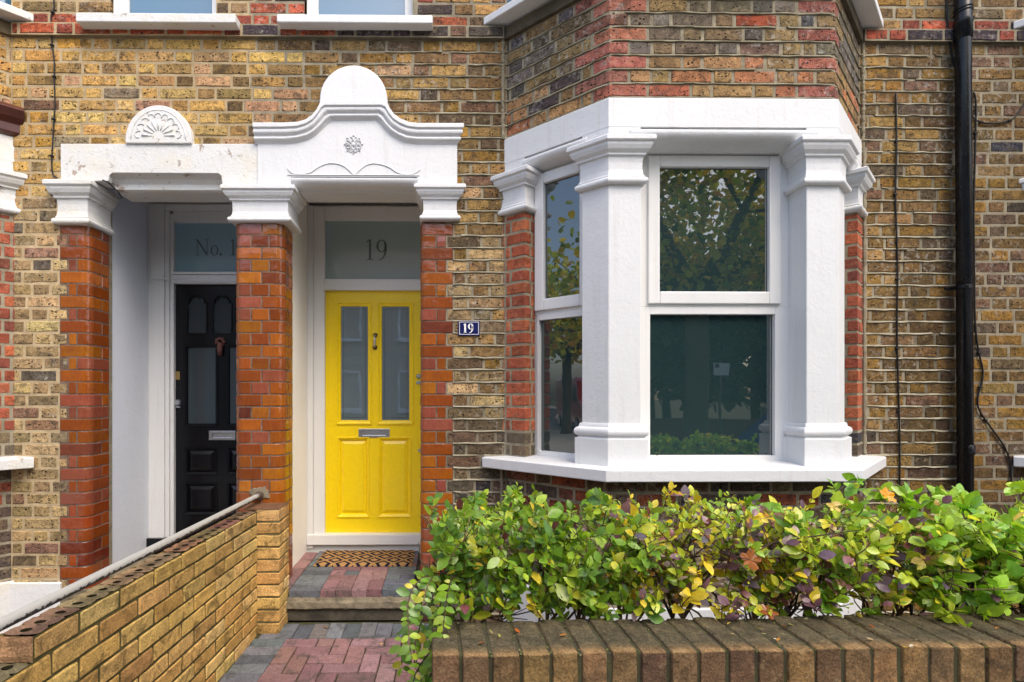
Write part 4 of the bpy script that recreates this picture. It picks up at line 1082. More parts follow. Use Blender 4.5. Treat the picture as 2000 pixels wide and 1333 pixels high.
def porch_step():
    random.seed(33)
    t = thing('porch_step', 'block paved porch step with a concrete edge in front of the yellow door', 'step', (-.5, -.055, 0))
    zf = lambda x, y: FL; mb = MB(); y0 = -.055
    c0 = PX(564, y0); 
    gx = [c0, c0+.2]; mx = [c0+.2+PW*i for i in range(5)]; rx = [mx[-1], mx[-1]+.2]
    kw = dict(gap=.003)
    # border of reds against the side wall
    yy = y0+.05
    while yy < YD-.05: paver(mb, c0-.105, c0-.002, yy, min(yy+.2, YD), zf, pick(REDPV, .07)); yy += .2
    n = 0; yy = y0
    while yy < YD-.02:
        if n in (0, 1, 3, 4, 6, 8): paver(mb, gx[0], gx[1], yy, yy+PW, zf, pick(GRYPV, .08)); paver(mb, rx[0], rx[1], yy, yy+PW, zf, pick(GRYPV, .08))
        else:
            for a in (gx[0], rx[0]): paver(mb, a, a+PW, yy, yy+PW, zf, pick(GRYPV, .08)); paver(mb, a+PW, a+.2, yy, yy+PW, zf, pick(GRYPV if n == 2 else REDPV, .08))
        if n == 0:
            for i in range(4): paver(mb, mx[i], mx[i+1], yy, yy+2*PW, zf, pick(REDPV, .06))
        elif n > 1:
            for i in (0, 2): 
                if n == 3: paver(mb, mx[i], mx[i+1], yy, yy+PW, zf, pick(REDPV, .06)); paver(mb, mx[i+1], mx[i+2], yy, yy+PW, zf, pick(GRYPV if i == 0 else REDPV, .06))
                else: paver(mb, mx[i], mx[i+2], yy, yy+PW, zf, pick(REDPV, .06))
        yy += PW; n += 1
    mb.build('paving', M['paver'], t, recalc=False)
    mb = MB(); mb.box(-1.2, .15, y0+.004, YD+.1, .0, FL-.047)
    mb.build('step_core', M['core'], t)
    mb = MB(); random.seed(2)
    n = 40; vs = []
    for i in range(n+1):
        x = PX(558, y0)+(1.02)*i/n; g = lambda a: random.gauss(0, a)
        for yy, zz in ((y0+.03, .150), (y0+.002+g(.001), .150+g(.002)), (y0-.004+g(.002), .128+g(.002)), (y0-.016+g(.002), .124+g(.0015)), (y0-.020+g(.0015), .118), (y0-.020+g(.0015), .086+g(.002)), (y0-.012, .078+g(.003)), (y0+.03, .076)): vs.append((x, yy, zz))
    mb.add(vs, [(i*8+j, (i+1)*8+j, (i+1)*8+j+1, i*8+j+1) for i in range(n) for j in range(7)]+[tuple(range(8)), tuple(n*8+j for j in range(7, -1, -1))])
    mb.build('concrete_edge', M['concrete'], t, smooth=False)
porch_step()
mb = MB(); mb.box(-2.6, PM0+.1, -.02, YD+.1, -.05, FL-.01); st = mb.build('porch_step', M['concrete']); tag(st, 'plain concrete porch step in front of the black door', 'step')
# left foreground yard of the neighbour, white plinth by the left pier
mb = MB(); mb.box(PX(28)-.1, PX(122), -.022, .02, -.2, PZ(1137, 60)); mb.build('plinth', M['white_mid'], H17, bevel=.006)

# doormat
mx0, mx1 = P(612, 1107, .42)[0], P(805, 1107, .42)[0]
mb = MB(); n, k = 40, 22; vs = []
random.seed(8)
for j in range(k+1):
    for i in range(n+1):
        e = 0 if 0 < i < n and 0 < j < k else -.012
        vs.append(((mx1-mx0)*(i/n-.5)+random.gauss(0, .0012), .385*(j/k-.5)+random.gauss(0, .0012), .019+e+random.gauss(0, .0006)))
fs = [(j*(n+1)+i, j*(n+1)+i+1, (j+1)*(n+1)+i+1, (j+1)*(n+1)+i) for j in range(k) for i in range(n)]
mb.add(vs, fs); base = len(mb.v); mb.box(-(mx1-mx0)/2, (mx1-mx0)/2, -.1925, .1925, .001, .0085)
mt = mb.build('doormat', M['coir'], recalc=True); mt.location = ((mx0+mx1)/2, .42+.1925, FL); tag(mt, 'coir doormat with a navy diamond pattern lying before the yellow door', 'doormat')

# ------------------------------------------------------------ buff garden wall with its rail
GBR = [(4, (214, 176, 104)), (3, (208, 168, 96)), (2, (198, 156, 88)), (2, (220, 184, 116)), (.5, (184, 144, 86))]
gw = thing('garden_wall', 'low buff brick garden wall running from the porch towards the street, with a short end pier', 'wall', (-1.2, -1.2, 0))
def garden_wall():
    random.seed(41); ZT = .735; p = .0765
    xf = lambda y: -1.13-.045*(-y-.22)
    ya, yb, ys = -3.0, -.222, -1.985
    L = yb-ya; path = [(xf(ya), ya), (xf(yb), yb)]
    def seq(k): 
        o = L-(.0 if k % 2 else .112); out = [o-.225*i+random.Random(k*9+i).gauss(0, .004) for i in range(16)][::-1]; return out+[L] if not k % 2 else out
    def colf(s, z, k, i):
        c = pick(GBR, .06); g = 1-.30*max(0, min(1, (z-(ZT-.30))/.28))*(.6+.8*mnoise.noise(Vector((s*2.2, z*4, 3)))); g *= 1+.12*mnoise.noise(Vector((s*1.5, z*3, 9)))
        c = tuple(x*max(.45, g) for x in c)
        return c
    cut = ys-ya
    brickwork(mb := MB(), path, ZT-13*p, ZT-p, colf, seq, None, h=.006, joint=.0095, rag=.0012, pitch=p, zref=ZT, mcol=lambda s, z: (.62, .60, .5))
    brickwork(mb, path, ZT-p, ZT, colf, seq, lambda k, z: [(-1, cut)], h=.006, joint=.0095, rag=.0014, pitch=p, zref=ZT, mcol=lambda s, z: (.5, .5, .38))
    mb.box(0, .01, 0, .01, -.2, -.19)
    mb.build('wall', [M['garden'], M['mortar_wall']], gw)
    # back face and the perforated tops
    T = .102; mb = MB()
    def topped(y0, y1, z):
        k = max(1, round((y1-y0)/.225)); st = (y1-y0)/k
        for q in range(k):
            b0 = y0+st*q+.004; b1 = y0+st*(q+1)-.004; dz = random.gauss(0, .002)
            c = tuple(x*random.uniform(.6, .8) for x in pick([(3, (172, 140, 98)), (2, (150, 128, 92)), (1, (160, 118, 90))], .1))
            m = 3
            for h in range(m):
                c0 = b0+(b1-b0)*h/m; c1 = b0+(b1-b0)*(h+1)/m; yc = (c0+c1)/2+random.gauss(0, .003)
                xr_, xl_ = xf(yc), xf(yc)-T; xc = (xr_+xl_)/2+random.gauss(0, .003); rx, ry = .0165, .0150
                n = 16; outer = []
                for i in range(n):
                    a = 2*math.pi*(i+.5)/n; ca, sa = math.cos(a), math.sin(a); t = 1/max(abs(ca), abs(sa))
                    outer.append(((xr_+xl_)/2+ca*t*T/2, (c0+c1)/2+sa*t*(c1-c0)/2))
                inn = [(xc+rx*random.uniform(.85, 1.15)*math.cos(2*math.pi*(i+.5)/n), yc+ry*random.uniform(.85, 1.15)*math.sin(2*math.pi*(i+.5)/n)) for i in range(n)]
                vs = [(x, y, z+dz+random.gauss(0, .0012)) for x, y in outer]+[(x, y, z+dz-.001) for x, y in inn]+[(x, y, z-.06) for x, y in inn]
                mb.add(vs[:2*n], [(i, (i+1) % n, n+(i+1) % n, n+i) for i in range(n)], c)
                mb.add(vs[n:], [(i, (i+1) % n, n+(i+1) % n, n+i) for i in range(n)]+[tuple(n+i for i in range(n))], (.5, .42, .36), 1)
            mb.add([(xf(b1)-T, b1, z-.004), (xf(b1), b1, z-.004), (xf(b1+.008), b1+.008, z-.004), (xf(b1+.008)-T, b1+.008, z-.004)], [(0, 1, 2, 3)], (.4, .4, .3), 1)
    topped(ys, yb, ZT+.001); topped(ya, ys, ZT-p+.001)
    # end face where the top course stops
    mb.add([(xf(ys), ys, ZT-p), (xf(ys)-T, ys, ZT-p), (xf(ys)-T, ys, ZT), (xf(ys), ys, ZT)], [(0, 1, 2, 3)], srgb(196, 150, 110))
    for (y0, y1, z) in ((ys, yb, ZT), (ya, ys, ZT-p)):
        mb.add([(xf(y0)-T, y0, -.2), (xf(y1)-T, y1, -.2), (xf(y1)-T, y1, z), (xf(y0)-T, y0, z)], [(0, 1, 2, 3)], pick(GBR))
    mb.build('wall_top', [M['garden'], M['mortar_dark']], gw, recalc=False)
    # end pier
    mb = MB(); x1 = -.998; pp = [(-1.14, -.222), (x1, -.222), (x1, -.004)]; Lp = s_path(pp)[-1]
    sq = lambda k: [-.05, .142+.10, Lp] if k % 2 else [-.05, .142+.215, Lp+.1]
    brickwork(mb, pp, ZT-13*p, ZT+.012, lambda s, z, k, i: pick([(3, (214, 176, 108)), (2, (206, 162, 98)), (1, (220, 188, 128))], .08), sq, None, h=.006, joint=.009, rag=.0012, pitch=p, zref=ZT+.012)
    mb.add([(-1.24, -.225, ZT+.010), (x1+.003, -.225, ZT+.010), (x1+.003, -.002, ZT+.010), (-1.24, -.002, ZT+.010)], [(0, 1, 2, 3)], srgb(120, 84, 60))
    mb.build('end_pier', [M['garden'], M['mortar_wall']], gw)
garden_wall()
mb = MB(); pts = []; q0 = Vector((PX(506, -.02), -.03, PZ(968, 508, -.02))); q1 = Vector((-1.205, -2.9, 1.453-.612))
cols = []
for i in range(41): pts.append(q0.lerp(q1, i/40)+Vector((0, 0, -.004*math.sin(math.pi*i/40))))
mb.tube(pts, .0172, 20)
mb.c = [((.42 if math.sin(2*math.pi*((i % 20))/20) < 9 else 0), 0, 0) for i in range(len(mb.v))]
# worn underside: more wear where the tube faces the wall (down and towards the path)
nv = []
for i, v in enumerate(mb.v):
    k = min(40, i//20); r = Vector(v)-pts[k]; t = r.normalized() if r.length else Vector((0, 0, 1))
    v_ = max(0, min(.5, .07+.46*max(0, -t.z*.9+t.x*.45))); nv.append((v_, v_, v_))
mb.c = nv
rail = thing('handrail', 'grey flaking metal handrail above the buff garden wall', 'handrail', tuple(q0))
mb.build('rail', M['rail'], rail, smooth=True)
mb = MB(); mb.tube([q0+Vector((0, .04, 0)), q0, q0+Vector((0, -.012, 0)), q0+Vector((0, -.03, 0))], [.028, .028, .026, .02], 16); mb.build('wall_socket', M['iron'], rail)
mb = MB(); random.seed(4)
n = 18; pts_ = [(q0.x+.004+(.062+random.uniform(-.018, .02))*math.cos(2*math.pi*i/n), q0.z+.012+(.045+random.uniform(-.012, .012))*math.sin(2*math.pi*i/n)) for i in range(n)]
mb.prism(pts_, -.012, .0); mb.build('mortar_patch', M['concrete'], rail, bevel=.004)

# ------------------------------------------------------------ front wall
fw = thing('front_wall', 'weathered brown brick front wall with brick-on-edge coping under the hedge', 'wall', (1.3, -2.1, 0))
CPB = [(4, (140, 110, 74)), (3, (122, 96, 68)), (2, (158, 124, 80)), (1, (106, 84, 62))]
def front_wall():
    random.seed(51); ZT = 1.453-.683; u = Vector((1.581, .040)).normalized(); o = (-.027, -2.194)
    fr = Fr(o, (u.x, u.y)); mb = MB(); pt = .0792; W = .222
    def rbox(mb, u0, u1, d0, d1, z0, z1, col, tilt=0):
        nx, ny, nz = 4, 9, 5; r = .0075; ctr = Vector(((u0+u1)/2, (d0+d1)/2, (z0+z1)/2)); hs = Vector(((u1-u0)/2, (d1-d0)/2, (z1-z0)/2))
        def mp(a, b, c):
            p = Vector((a*hs.x, b*hs.y, c*hs.z)); q = Vector((max(-hs.x+r, min(hs.x-r, p.x)), max(-hs.y+r, min(hs.y-r, p.y)), max(-hs.z+r, min(hs.z-r, p.z))))
            d = p-q
            if d.length > 1e-6: p = q+d.normalized()*r*min(1, d.length/r)
            w_ = ctr+p; nn = mnoise.noise(w_*26)*.0022+mnoise.noise(w_*70)*.001; p += (p.normalized())*nn
            return fr.w(ctr.x+p.x, ctr.y+p.y, ctr.z+p.z+p.x*tilt)
        ed = lambda n: [-1, -.90]+[-.9+1.8*i/n for i in range(1, n)]+[.90, 1]
        ax, ay, az = ed(nx), ed(ny), ed(nz)
        OLIVE = srgb(102, 92, 68); RIM = srgb(176, 140, 92)
        def dirt(a, b, c_):
            if c_ > .95:
                q = .5+.5*mnoise.noise(ctr*9+Vector((a*2, b*3, 0)))
                t = max(0, min(1, (b-.62)/.3)); base = [OLIVE[i]*(.75+.5*q) for i in range(3)]; return tuple(base[i]*(1-t)+(RIM[i]*.7+col[i]*.3)*t for i in range(3))
            if b > .95: t = max(0, min(1, (c_+1)/2)); k = 1.12-.5*t*(.6+.6*mnoise.noise(ctr*30)); return tuple(x*k for x in col)
            return col
        def face(f, A, B):
            vs = [mp(*f(a, b)) for a in A for b in B]; m = len(B); cl = [dirt(*f(a, b)) for a in A for b in B]
            mb.add(vs, [(i*m+j, (i+1)*m+j, (i+1)*m+j+1, i*m+j+1) for i in range(len(A)-1) for j in range(m-1)], cl)
        face(lambda a, b: (a, b, 1), ax, ay); face(lambda a, b: (a, 1, b), ax, az); face(lambda a, b: (a, -1, b), ax, az); face(lambda a, b: (-1, a, b), ay, az); face(lambda a, b: (1, a, b), ay, az)
    k = 0; x = 0
    while x < 2.9:
        w_ = pt-.0095*random.uniform(.7, 1.25); c = pick(CPB, .1); dz = random.gauss(0, .0018); dd = random.gauss(0, .002)
        rbox(mb, x, x+w_, -W+dd, 0+dd, ZT-.104+dz, ZT+dz, c, random.gauss(0, .008)); x += pt; k += 1
    mb.build('coping', M['coping'], fw, smooth=False)
    mb = MB(); mb.box(.004, 2.85, .0075, W-.006, ZT-.104, ZT-.006, fr=fr); mb.build('coping_joints', M['mortar_green'], fw)
    # fallen crumbs of moss swelling the joints
    mb = MB()
    for i in range(1, 36):
        n = random.randint(8, 18)
        for _ in range(n):
            uu = i*pt-.006+random.gauss(0, .0026); d = random.uniform(.0, W) if random.random() < .7 else random.uniform(0, .03); z = ZT-.005+random.uniform(-.002, .002); r = random.uniform(.0016, .0042)
            c = pick([(3, (84, 88, 42)), (2, (104, 104, 60)), (3, (66, 66, 42)), (1, (130, 126, 86))], .15)
            p = Vector(fr.w(uu, -d, z)); mb.add([p+Vector((r, 0, 0)), p+Vector((-r, 0, 0)), p+Vector((0, r, 0)), p+Vector((0, -r, 0)), p+Vector((0, 0, r)), p+Vector((0, 0, -r))], [(0, 2, 4), (2, 1, 4), (1, 3, 4), (3, 0, 4), (2, 0, 5), (1, 2, 5), (3, 1, 5), (0, 3, 5)], c)
    mo = mb.build('moss', M['bark'], fw); mo['kind'] = 'stuff'
    mb = MB(); a = Vector(fr.w(0.02, -.012, 0)); b = Vector(fr.w(2.85, -.012, 0)); a2 = Vector(fr.w(0.02, -W+.012, 0))
    brickwork(mb, [(a2.x, a2.y), (a.x, a.y), (b.x, b.y)], -.15, ZT-.108, lambda s, z, k, i: pick(CPB, .1), flemish(0, 5), None, h=.006, joint=.011, rag=.0015, zref=ZT-.108)
    mb.build('wall', [M['coping'], M['mortar_dark']], fw)
    return fr, ZT
FWF, FWZ = front_wall()

# ------------------------------------------------------------ leaves
def leaf(mb, p, d, nrm, L, W, col, curl=.15, fold=.25):
    d = d.normalized(); s = d.cross(nrm)
    if s.length < .05: s = d.cross(Vector((.3, .8, .5)))
    s.normalize(); n = s.cross(d).normalized()
    prof = [(0, .04), (.18, .62), (.42, 1.0), (.68, .86), (.88, .45), (1.0, .02)]
    vs = []
    for t, w_ in prof:
        c = p+d*(L*t)-n*(curl*L*t*t); hw = W*.5*w_; up = n*(hw*fold)
        vs += [c-s*hw+up, c, c+s*hw+up]
    fs = []
    for i in range(len(prof)-1):
        a = i*3; fs += [(a, a+3, a+4, a+1), (a+1, a+4, a+5, a+2)]
    k = 1+random.gauss(0, .12); col2 = tuple(x*k for x in col)
    base = len(mb.v); mb.add(vs, fs, col2)
def rv(a=1): return Vector((random.gauss(0, a), random.gauss(0, a), random.gauss(0, a)))
GRN = [(5, (110, 146, 42)), (4, (130, 162, 46)), (2.6, (88, 124, 44)), (2.8, (156, 180, 54)), (.9, (176, 176, 48)), (.5, (206, 184, 60)), (.25, (110, 62, 66))]
BRZ = [(1.4, (124, 90, 100)), (1.0, (112, 100, 110)), (.8, (132, 82, 76)), (4.6, (186, 190, 56)), (4, (146, 174, 56)), (1.8, (218, 194, 54)), (.6, (196, 146, 60)), (.8, (156, 132, 124))]
MIX = [(4, (152, 180, 54)), (3, (180, 196, 62)), (1.4, (110, 86, 104)), (2.4, (124, 166, 52)), (1.8, (208, 198, 54)), (1, (130, 82, 86)), (.6, (218, 194, 104))]
BRT = [(5, (158, 194, 58)), (4, (136, 180, 56)), (3, (180, 206, 72)), (2, (112, 158, 52)), (1.2, (210, 212, 70)), (.5, (116, 82, 98)), (.6, (208, 172, 80))]
def shrub(name, label, x0, x1, pal, seed, nsp, Lr, trail=0, ztop=1.12, group='shrubs growing together as the hedge'):
    random.seed(seed); t = thing(name, label, 'shrub', ((x0+x1)/2, -1.68, -.05), group)
    stems = MB(); lv = MB(); bc = lambda: pick([(3, (96, 80, 60)), (2, (74, 62, 50)), (1, (120, 104, 80))], .1)
    tips = []
    nst = max(2, int((x1-x0)/.075)); 
    for i in range(nst):
        x = x0+(x1-x0)*(i+.5)/nst+random.gauss(0, .02); y = random.uniform(-1.86, -1.58); p = Vector((x, y, -.06)); pts = [p.copy()]
        zj = random.uniform(.5, .72); pts.append(Vector((x+random.gauss(0, .03), y+random.gauss(0, .02), .3))); j = Vector((x+random.gauss(0, .06), y+random.gauss(0, .04), zj)); pts.append(j)
        stems.tube(pts, [.011, .009, .0065], 6, bc())
        for b in range(random.randint(3, 5)):
            e = j+Vector((random.gauss(0, .13), random.gauss(-.02, .12), random.uniform(.18, .45))); m = (j+e)/2+rv(.025)
            e.z = min(e.z, ztop-.04); e.x = max(e.x, x0-.03); stems.tube([j, m, e], [.005, .004, .0022], 5, bc())
            for c in range(random.randint(3, 6)):
                e2 = m.lerp(e, random.random())+Vector((random.gauss(0, .09), random.gauss(-.02, .08), random.uniform(-.03, .14))); e2.z = min(e2.z, ztop); e2.x = max(e2.x, x0-.05)
                st_ = m.lerp(e, random.uniform(.2, .9)); stems.tube([st_, (st_+e2)/2+rv(.012), e2], [.0028, .0022, .0014], 4, bc())
    for i in range(nsp):
        x = random.uniform(x0, x1+.05)
        top = ztop+.02*math.sin(x*9)+.015*math.sin(x*23+1)
        r = random.random()
        if r < .50: z = random.uniform(top-.15, top-.01); y = random.uniform(-1.98, -1.42)
        elif r < .90: z = random.uniform(.79, top-.06); y = random.uniform(-2.0, -1.80)
        else: z = random.uniform(.72, .88); y = random.uniform(-1.98, -1.60)
        p = Vector((x, y, z)); g = Vector((random.gauss(0, .6), random.gauss(-.35, .5), random.uniform(.0, 1.1))).normalized()
        tall = random.random() < .02 and z > top-.12
        Ls = random.uniform(.06, .13) if not tall else random.uniform(.12, .17); n = random.randint(4, 8)
        pts = []; d = g.copy(); q = p-g*Ls*.5
        sc = bc(); pal_c = pick(pal, .05)
        for k in range(n+1):
            pts.append(q.copy()); d = (d+rv(.12)+Vector((0, 0, .05))).normalized(); q = q+d*(Ls/n)
        if pts[-1].z > top+.02 and not tall: continue
        stems.tube(pts, [.0018]*n+[.0008], 4, pick([(2, (120, 110, 60)), (1, (100, 70, 56))], .1), caps=False)
        for k in range(1, n+1):
            dd = (pts[k]-pts[k-1]).normalized(); side = dd.cross(rv()).normalized()
            for s in ((1, -1) if k < n else (1,)):
                if random.random() < .1: continue
                L = random.uniform(*Lr)*(.75 if k == n else 1)*random.choice((.6, .8, 1, 1, 1.3)); 
                ld = (side*s*1.0+dd*.7+rv(.25)+Vector((0, -.25, .02))).normalized() if k < n else (dd+rv(.2))
                nr = (Vector((.25, -.8, .8))+rv(.5)).normalized()
                c = pal_c if random.random() < .55 else pick(pal, .06)
                leaf(lv, pts[k], ld, nr, L, L*random.uniform(.52, .72), c, random.uniform(.0, .35), random.uniform(.05, .35))
    for i in range(trail):   # shoots that arch over the end and down
        x = random.uniform(x0-.02, x0+.10); y = random.uniform(-2.02, -1.75); p = Vector((x, y, random.uniform(.55, .95))); d = Vector((random.uniform(-.3, .1), random.uniform(-.4, .1), random.uniform(-.2, .3))).normalized(); pts = [p.copy()]
        n = random.randint(8, 13)
        for k in range(n): d = (d+Vector((.0 if p.x > -.075 else .14, 0, -.16))+rv(.06)).normalized(); p = p+d*.024; pts.append(p.copy())
        stems.tube(pts, [.0022]*n+[.001], 4, bc(), caps=False)
        for k in range(1, n+1):
            dd = (pts[k]-pts[k-1]).normalized(); side = dd.cross(Vector((0, -.8, .6))+rv(.2)).normalized()
            for s in (1, -1):
                L = random.uniform(*Lr)*random.uniform(.7, 1); leaf(lv, pts[k], side*s+dd*.5+rv(.2), (Vector((0, -.7, .8))+rv(.35)), L, L*.62, pick(GRN, .06), .2, .2)
    stems.build('stems', M['bark'], t, recalc=False); lv.build('foliage', M['leaf'], t, recalc=False, smooth=True)
    return t
shrub('hedge_shrub', 'green small-leaved hedge shrub spilling over the left end of the front wall', -.02, .58, GRN, 61, 290, (.022, .048), 22, 1.065)
shrub('hedge_shrub', 'purple and bronze leaved hedge shrub below the middle of the bay window', .58, 1.08, BRZ, 62, 245, (.020, .042), 0, 1.06)
shrub('hedge_shrub', 'yellow-green hedge shrub with purple leaves below the right corner of the bay sill', 1.08, 1.52, MIX, 63, 185, (.026, .048), 0, 1.06)
shrub('hedge_shrub', 'bright green large-leaved hedge shrub at the right, in front of the drainpipe', 1.52, 2.5, BRT, 64, 300, (.030, .060), 0, 1.075)
# dead leaves lying on the coping
def dead_leaves():
    random.seed(71)
    spots = [((958, 1236), 'pale yellow', (206, 190, 120)), ((975, 1243), 'olive', (170, 168, 84)), ((1010, 1234), 'orange', (178, 92, 34)), ((940, 1258), 'brown', (150, 100, 50)), ((1100, 1243), 'tan', (180, 120, 60)), ((1398, 1213), 'gold', (196, 150, 60)), ((1424, 1219), 'yellow', (206, 176, 80)), ((1430, 1240), 'cream', (204, 186, 140)), ((1482, 1229), 'mustard', (176, 160, 60)), ((1492, 1240), 'beige', (214, 196, 150)), ((1545, 1222), 'straw', (208, 190, 130)), ((1532, 1225), 'rusty', (126, 70, 40)), ((1702, 1225), 'red-brown', (166, 84, 34)), ((1700, 1251), 'pale pink', (206, 176, 140)), ((1789, 1252), 'cream', (220, 210, 176)), ((1780, 1263), 'off-white', (226, 220, 196)), ((1768, 1266), 'yellow', (216, 190, 50)), ((1943, 1212), 'pale', (220, 196, 150)), ((1948, 1228), 'tan', (190, 130, 70)), ((1521, 1251), 'orange', (206, 140, 50)), ((1575, 1211), 'cream', (200, 190, 150)), ((1515, 1250), 'white', (222, 214, 196))]
    near = {0: 'nearest the left end of the coping', 5: 'close to the hedge stems', }
    places = ['on the third coping brick from the left', 'beside a pale yellow leaf near the left end of the coping', 'on the fourth mossy joint from the left', 'on the second coping brick, near its edge', 'alone on the seventh coping brick', 'close to the stems of the purple shrub', 'just right of a gold leaf under the purple shrub', 'below a yellow leaf under the purple shrub', 'at the left of a cluster on the middle of the coping', 'below the mustard leaf in the middle cluster', 'under the yellow-green shrub, larger than its neighbour', 'touching a straw leaf under the yellow-green shrub', 'alone under the yellow-green shrub to the right', 'near the front edge, below the red-brown leaf', 'above the off-white leaf near the right of the coping', 'at the front edge near the right of the coping', 'beside the off-white leaf at the front edge', 'far right on the coping under the bright green shrub', 'just below the pale leaf at the far right', 'right of the middle cluster, beside a white scrap', 'close behind the straw leaf by the hedge', 'a scrap beside the orange leaf in the middle']
    for i, ((px, py), cn, c) in enumerate(spots):
        r = ray(px, py); zt = FWZ+.004; t = (zt-ZC)/r.z; p = Vector((r.x*t, -D+r.y*t, zt))
        mb = MB(); a = random.uniform(0, 6.28); L = random.uniform(.012, .022)
        leaf(mb, Vector((-L/2*math.cos(a), -L/2*math.sin(a), 0)), Vector((math.cos(a), math.sin(a), .1)), Vector((0, 0, 1))+rv(.2), L, L*.55, srgb(*c), -.2, .5)
        o = mb.build('fallen_leaf', M['leaf'], recalc=False, smooth=True); o.location = p
        tag(o, f'{cn} fallen leaf {places[i]}', 'leaf', 'fallen leaves on the coping')
dead_leaves()
# big yellow maple leaf caught on top of the hedge and crumpled brown one within it
def maple(loc, nrm, col, size, label):
    mb = MB(); n = 5; nrm = nrm.normalized(); a = nrm.orthogonal().normalized(); b = nrm.cross(a); vs = [Vector((0, 0, 0))]; k = 20
    for i in range(k):
        t = 2*math.pi*i/k; lobes = (abs(math.cos(t*2.5)))**.8; r = size*(.62+.38*lobes)*random.uniform(.85, 1.12)*(1 if i else .4)
        vs.append(a*math.cos(t)*r+b*math.sin(t)*r+nrm*(size*.25*lobes*random.uniform(.2, 1)))
    mb.add(vs, [(0, i+1, (i+1) % k+1) for i in range(k)], srgb(*col)); mb.tube([(0, 0, 0), tuple(-a*size*.6-nrm*.01), tuple(-a*size*1.1)], .0012, 5, srgb(*col))
    o = mb.build('maple_leaf', M['leaf'], recalc=False); o.location = loc; tag(o, label, 'leaf')
def at(px, py, Y): x, z = P(px, py, Y); return (x, Y, z)
maple(at(1733, 968, -1.82), Vector((.2, -1, .7)), (232, 160, 20), .030, 'orange-yellow lobed leaf caught on top of the hedge')
maple(at(1465, 1095, -2.0), Vector((.1, -1, .2)), (168, 104, 56), .034, 'crumpled brown leaf hanging in the purple shrub')
maple(at(1500, 1195, -1.98), Vector((.1, -.6, .8)), (150, 84, 40), .028, 'flat brown leaf lying behind the coping under the purple shrub')

# ------------------------------------------------------------ house number plate
pl0, pl1 = P(895, 656, -.012), P(937, 627, -.012)
npt = thing('number_plate', 'small blue enamel plate reading 19 on the brickwork beside the door', 'sign', (pl0[0], -.012, pl0[1]))
mb = MB(); mb.box(pl0[0], pl1[0], -.014, .0, pl0[1], pl1[1]); mb.build('plate', M['navy'], npt, bevel=.002)
mb = MB(); i = .007; rectring(mb, pl0[0]+i, pl1[0]-i, pl0[1]+i, pl1[1]-i, pl0[0]+i+.003, pl1[0]-i-.003, pl0[1]+i+.003, pl1[1]-i-.003, -.0148, -.0142); mb.build('border', M['enamel'], npt)
mb = MB(); h = .060; x = pl0[0]+.030; z = pl0[1]+.0185
adv = glyph(mb, '1', x, z, h, -.0152, 1.5); glyph(mb, '9', x+adv*h*1.12, z, h, -.0152, 1.45); mb.build('numerals', M['enamel'], npt)

# ------------------------------------------------------------ drainpipe and cables
dp_ = thing('drainpipe', 'tall black cast drainpipe on the brick wall right of the bay', 'drainpipe', (PX(1882, -.07), -.065, 0))
xa, xb = PX(1881, -.065), PX(1887, -.065)
mb = MB(); mb.tube([(xb, -.065, -.07), (xa, -.065, PZ(75, 1880, -.065)), (xa, -.065, PZ(60, 1880, -.065))], .0425, 24); mb.build('pipe', M['pipe_black'], dp_, smooth=True)
z = PZ(78, 1880, -.065)
mb = MB(); mb.tube([(xa, -.065, z), (xa, -.065, z+.004), (xa, -.065, z+.10), (xa, -.065, z+.105), (xa, -.065, z+.13), (xa, -.065, ZTOP)], [.044, .049, .049, .052, .046, .0445], 24); mb.build('pipe_socket', M['pipe_black'], dp_, smooth=True)
for (py) in (562,):
    z = PZ(py, 1880, -.065); mb = MB(); mb.tube([(xa+.001, -.065, z-.010), (xa+.001, -.065, z+.012)], .0475, 24); mb.box(xa-.085, xa-.03, -.028, -.018, z-.008, z+.008); mb.tube([(xa-.075, -.02, z), (xa-.075, -.036, z)], .007, 8); mb.build('bracket', M['pipe_black'], dp_, bevel=.001)
for k, py in enumerate((18, 26)):
    z = PZ(py, 1880, -.065); mb = MB(); mb.tube([(xa+.050*math.cos(t/8*math.pi), -.065+.050*math.sin(t/8*math.pi), z+.008*math.cos(t/8*math.pi+k)) for t in range(17)], .0025, 5); mb.build('cable_tie', M['cable'], dp_)
mb = MB(); z = PZ(888, 1880, -.065); mb.tube([(xb, -.065, z), (xb, -.065, z+.003), (xb, -.065, z+.06), (xb, -.065, z+.063)], [.0425, .0450, .0450, .0425], 24); mb.build('pipe_joint', M['pipe_black'], dp_, smooth=True)
def cable(label, pts, r=.005, clips=0, Y=-.012):
    P3 = []
    for i in range(len(pts)-1):
        for t in (0, .2, .4, .6, .8):
            p0 = pts[max(i-1, 0)]; p1 = pts[i]; p2 = pts[i+1]; p3 = pts[min(i+2, len(pts)-1)]
            f = lambda k: .5*((2*p1[k])+(-p0[k]+p2[k])*t+(2*p0[k]-5*p1[k]+4*p2[k]-p3[k])*t*t+(-p0[k]+3*p1[k]-3*p2[k]+p3[k])*t**3)
            P3.append(at(f(0), f(1), Y))
    P3.append(at(*pts[-1], Y)); o = thing('cable', label, 'cable', P3[0])
    mb = MB(); mb.tube(P3, r, 6); mb.build('cable_run', M['cable'], o, smooth=True)
    st = max(1, len(P3)//(clips+1)) if clips else 0
    for i in range(clips):
        p = P3[(i+1)*st-2]; mb = MB(); mb.box(p[0]-.012, p[0]+.010, p[1]-.009, p[1]+.008, p[2]-.005, p[2]+.005); mb.build('clip', M['cable'], o, bevel=.002)
    return o
cable('thin black cable running down the yellow brickwork left of the porches', [(105, -6), (105, 20), (100, 34), (101, 80), (106, 120), (106, 150), (107, 205), (105, 240), (103, 280), (101, 320), (104, 342), (112, 348)], .0045, 5)
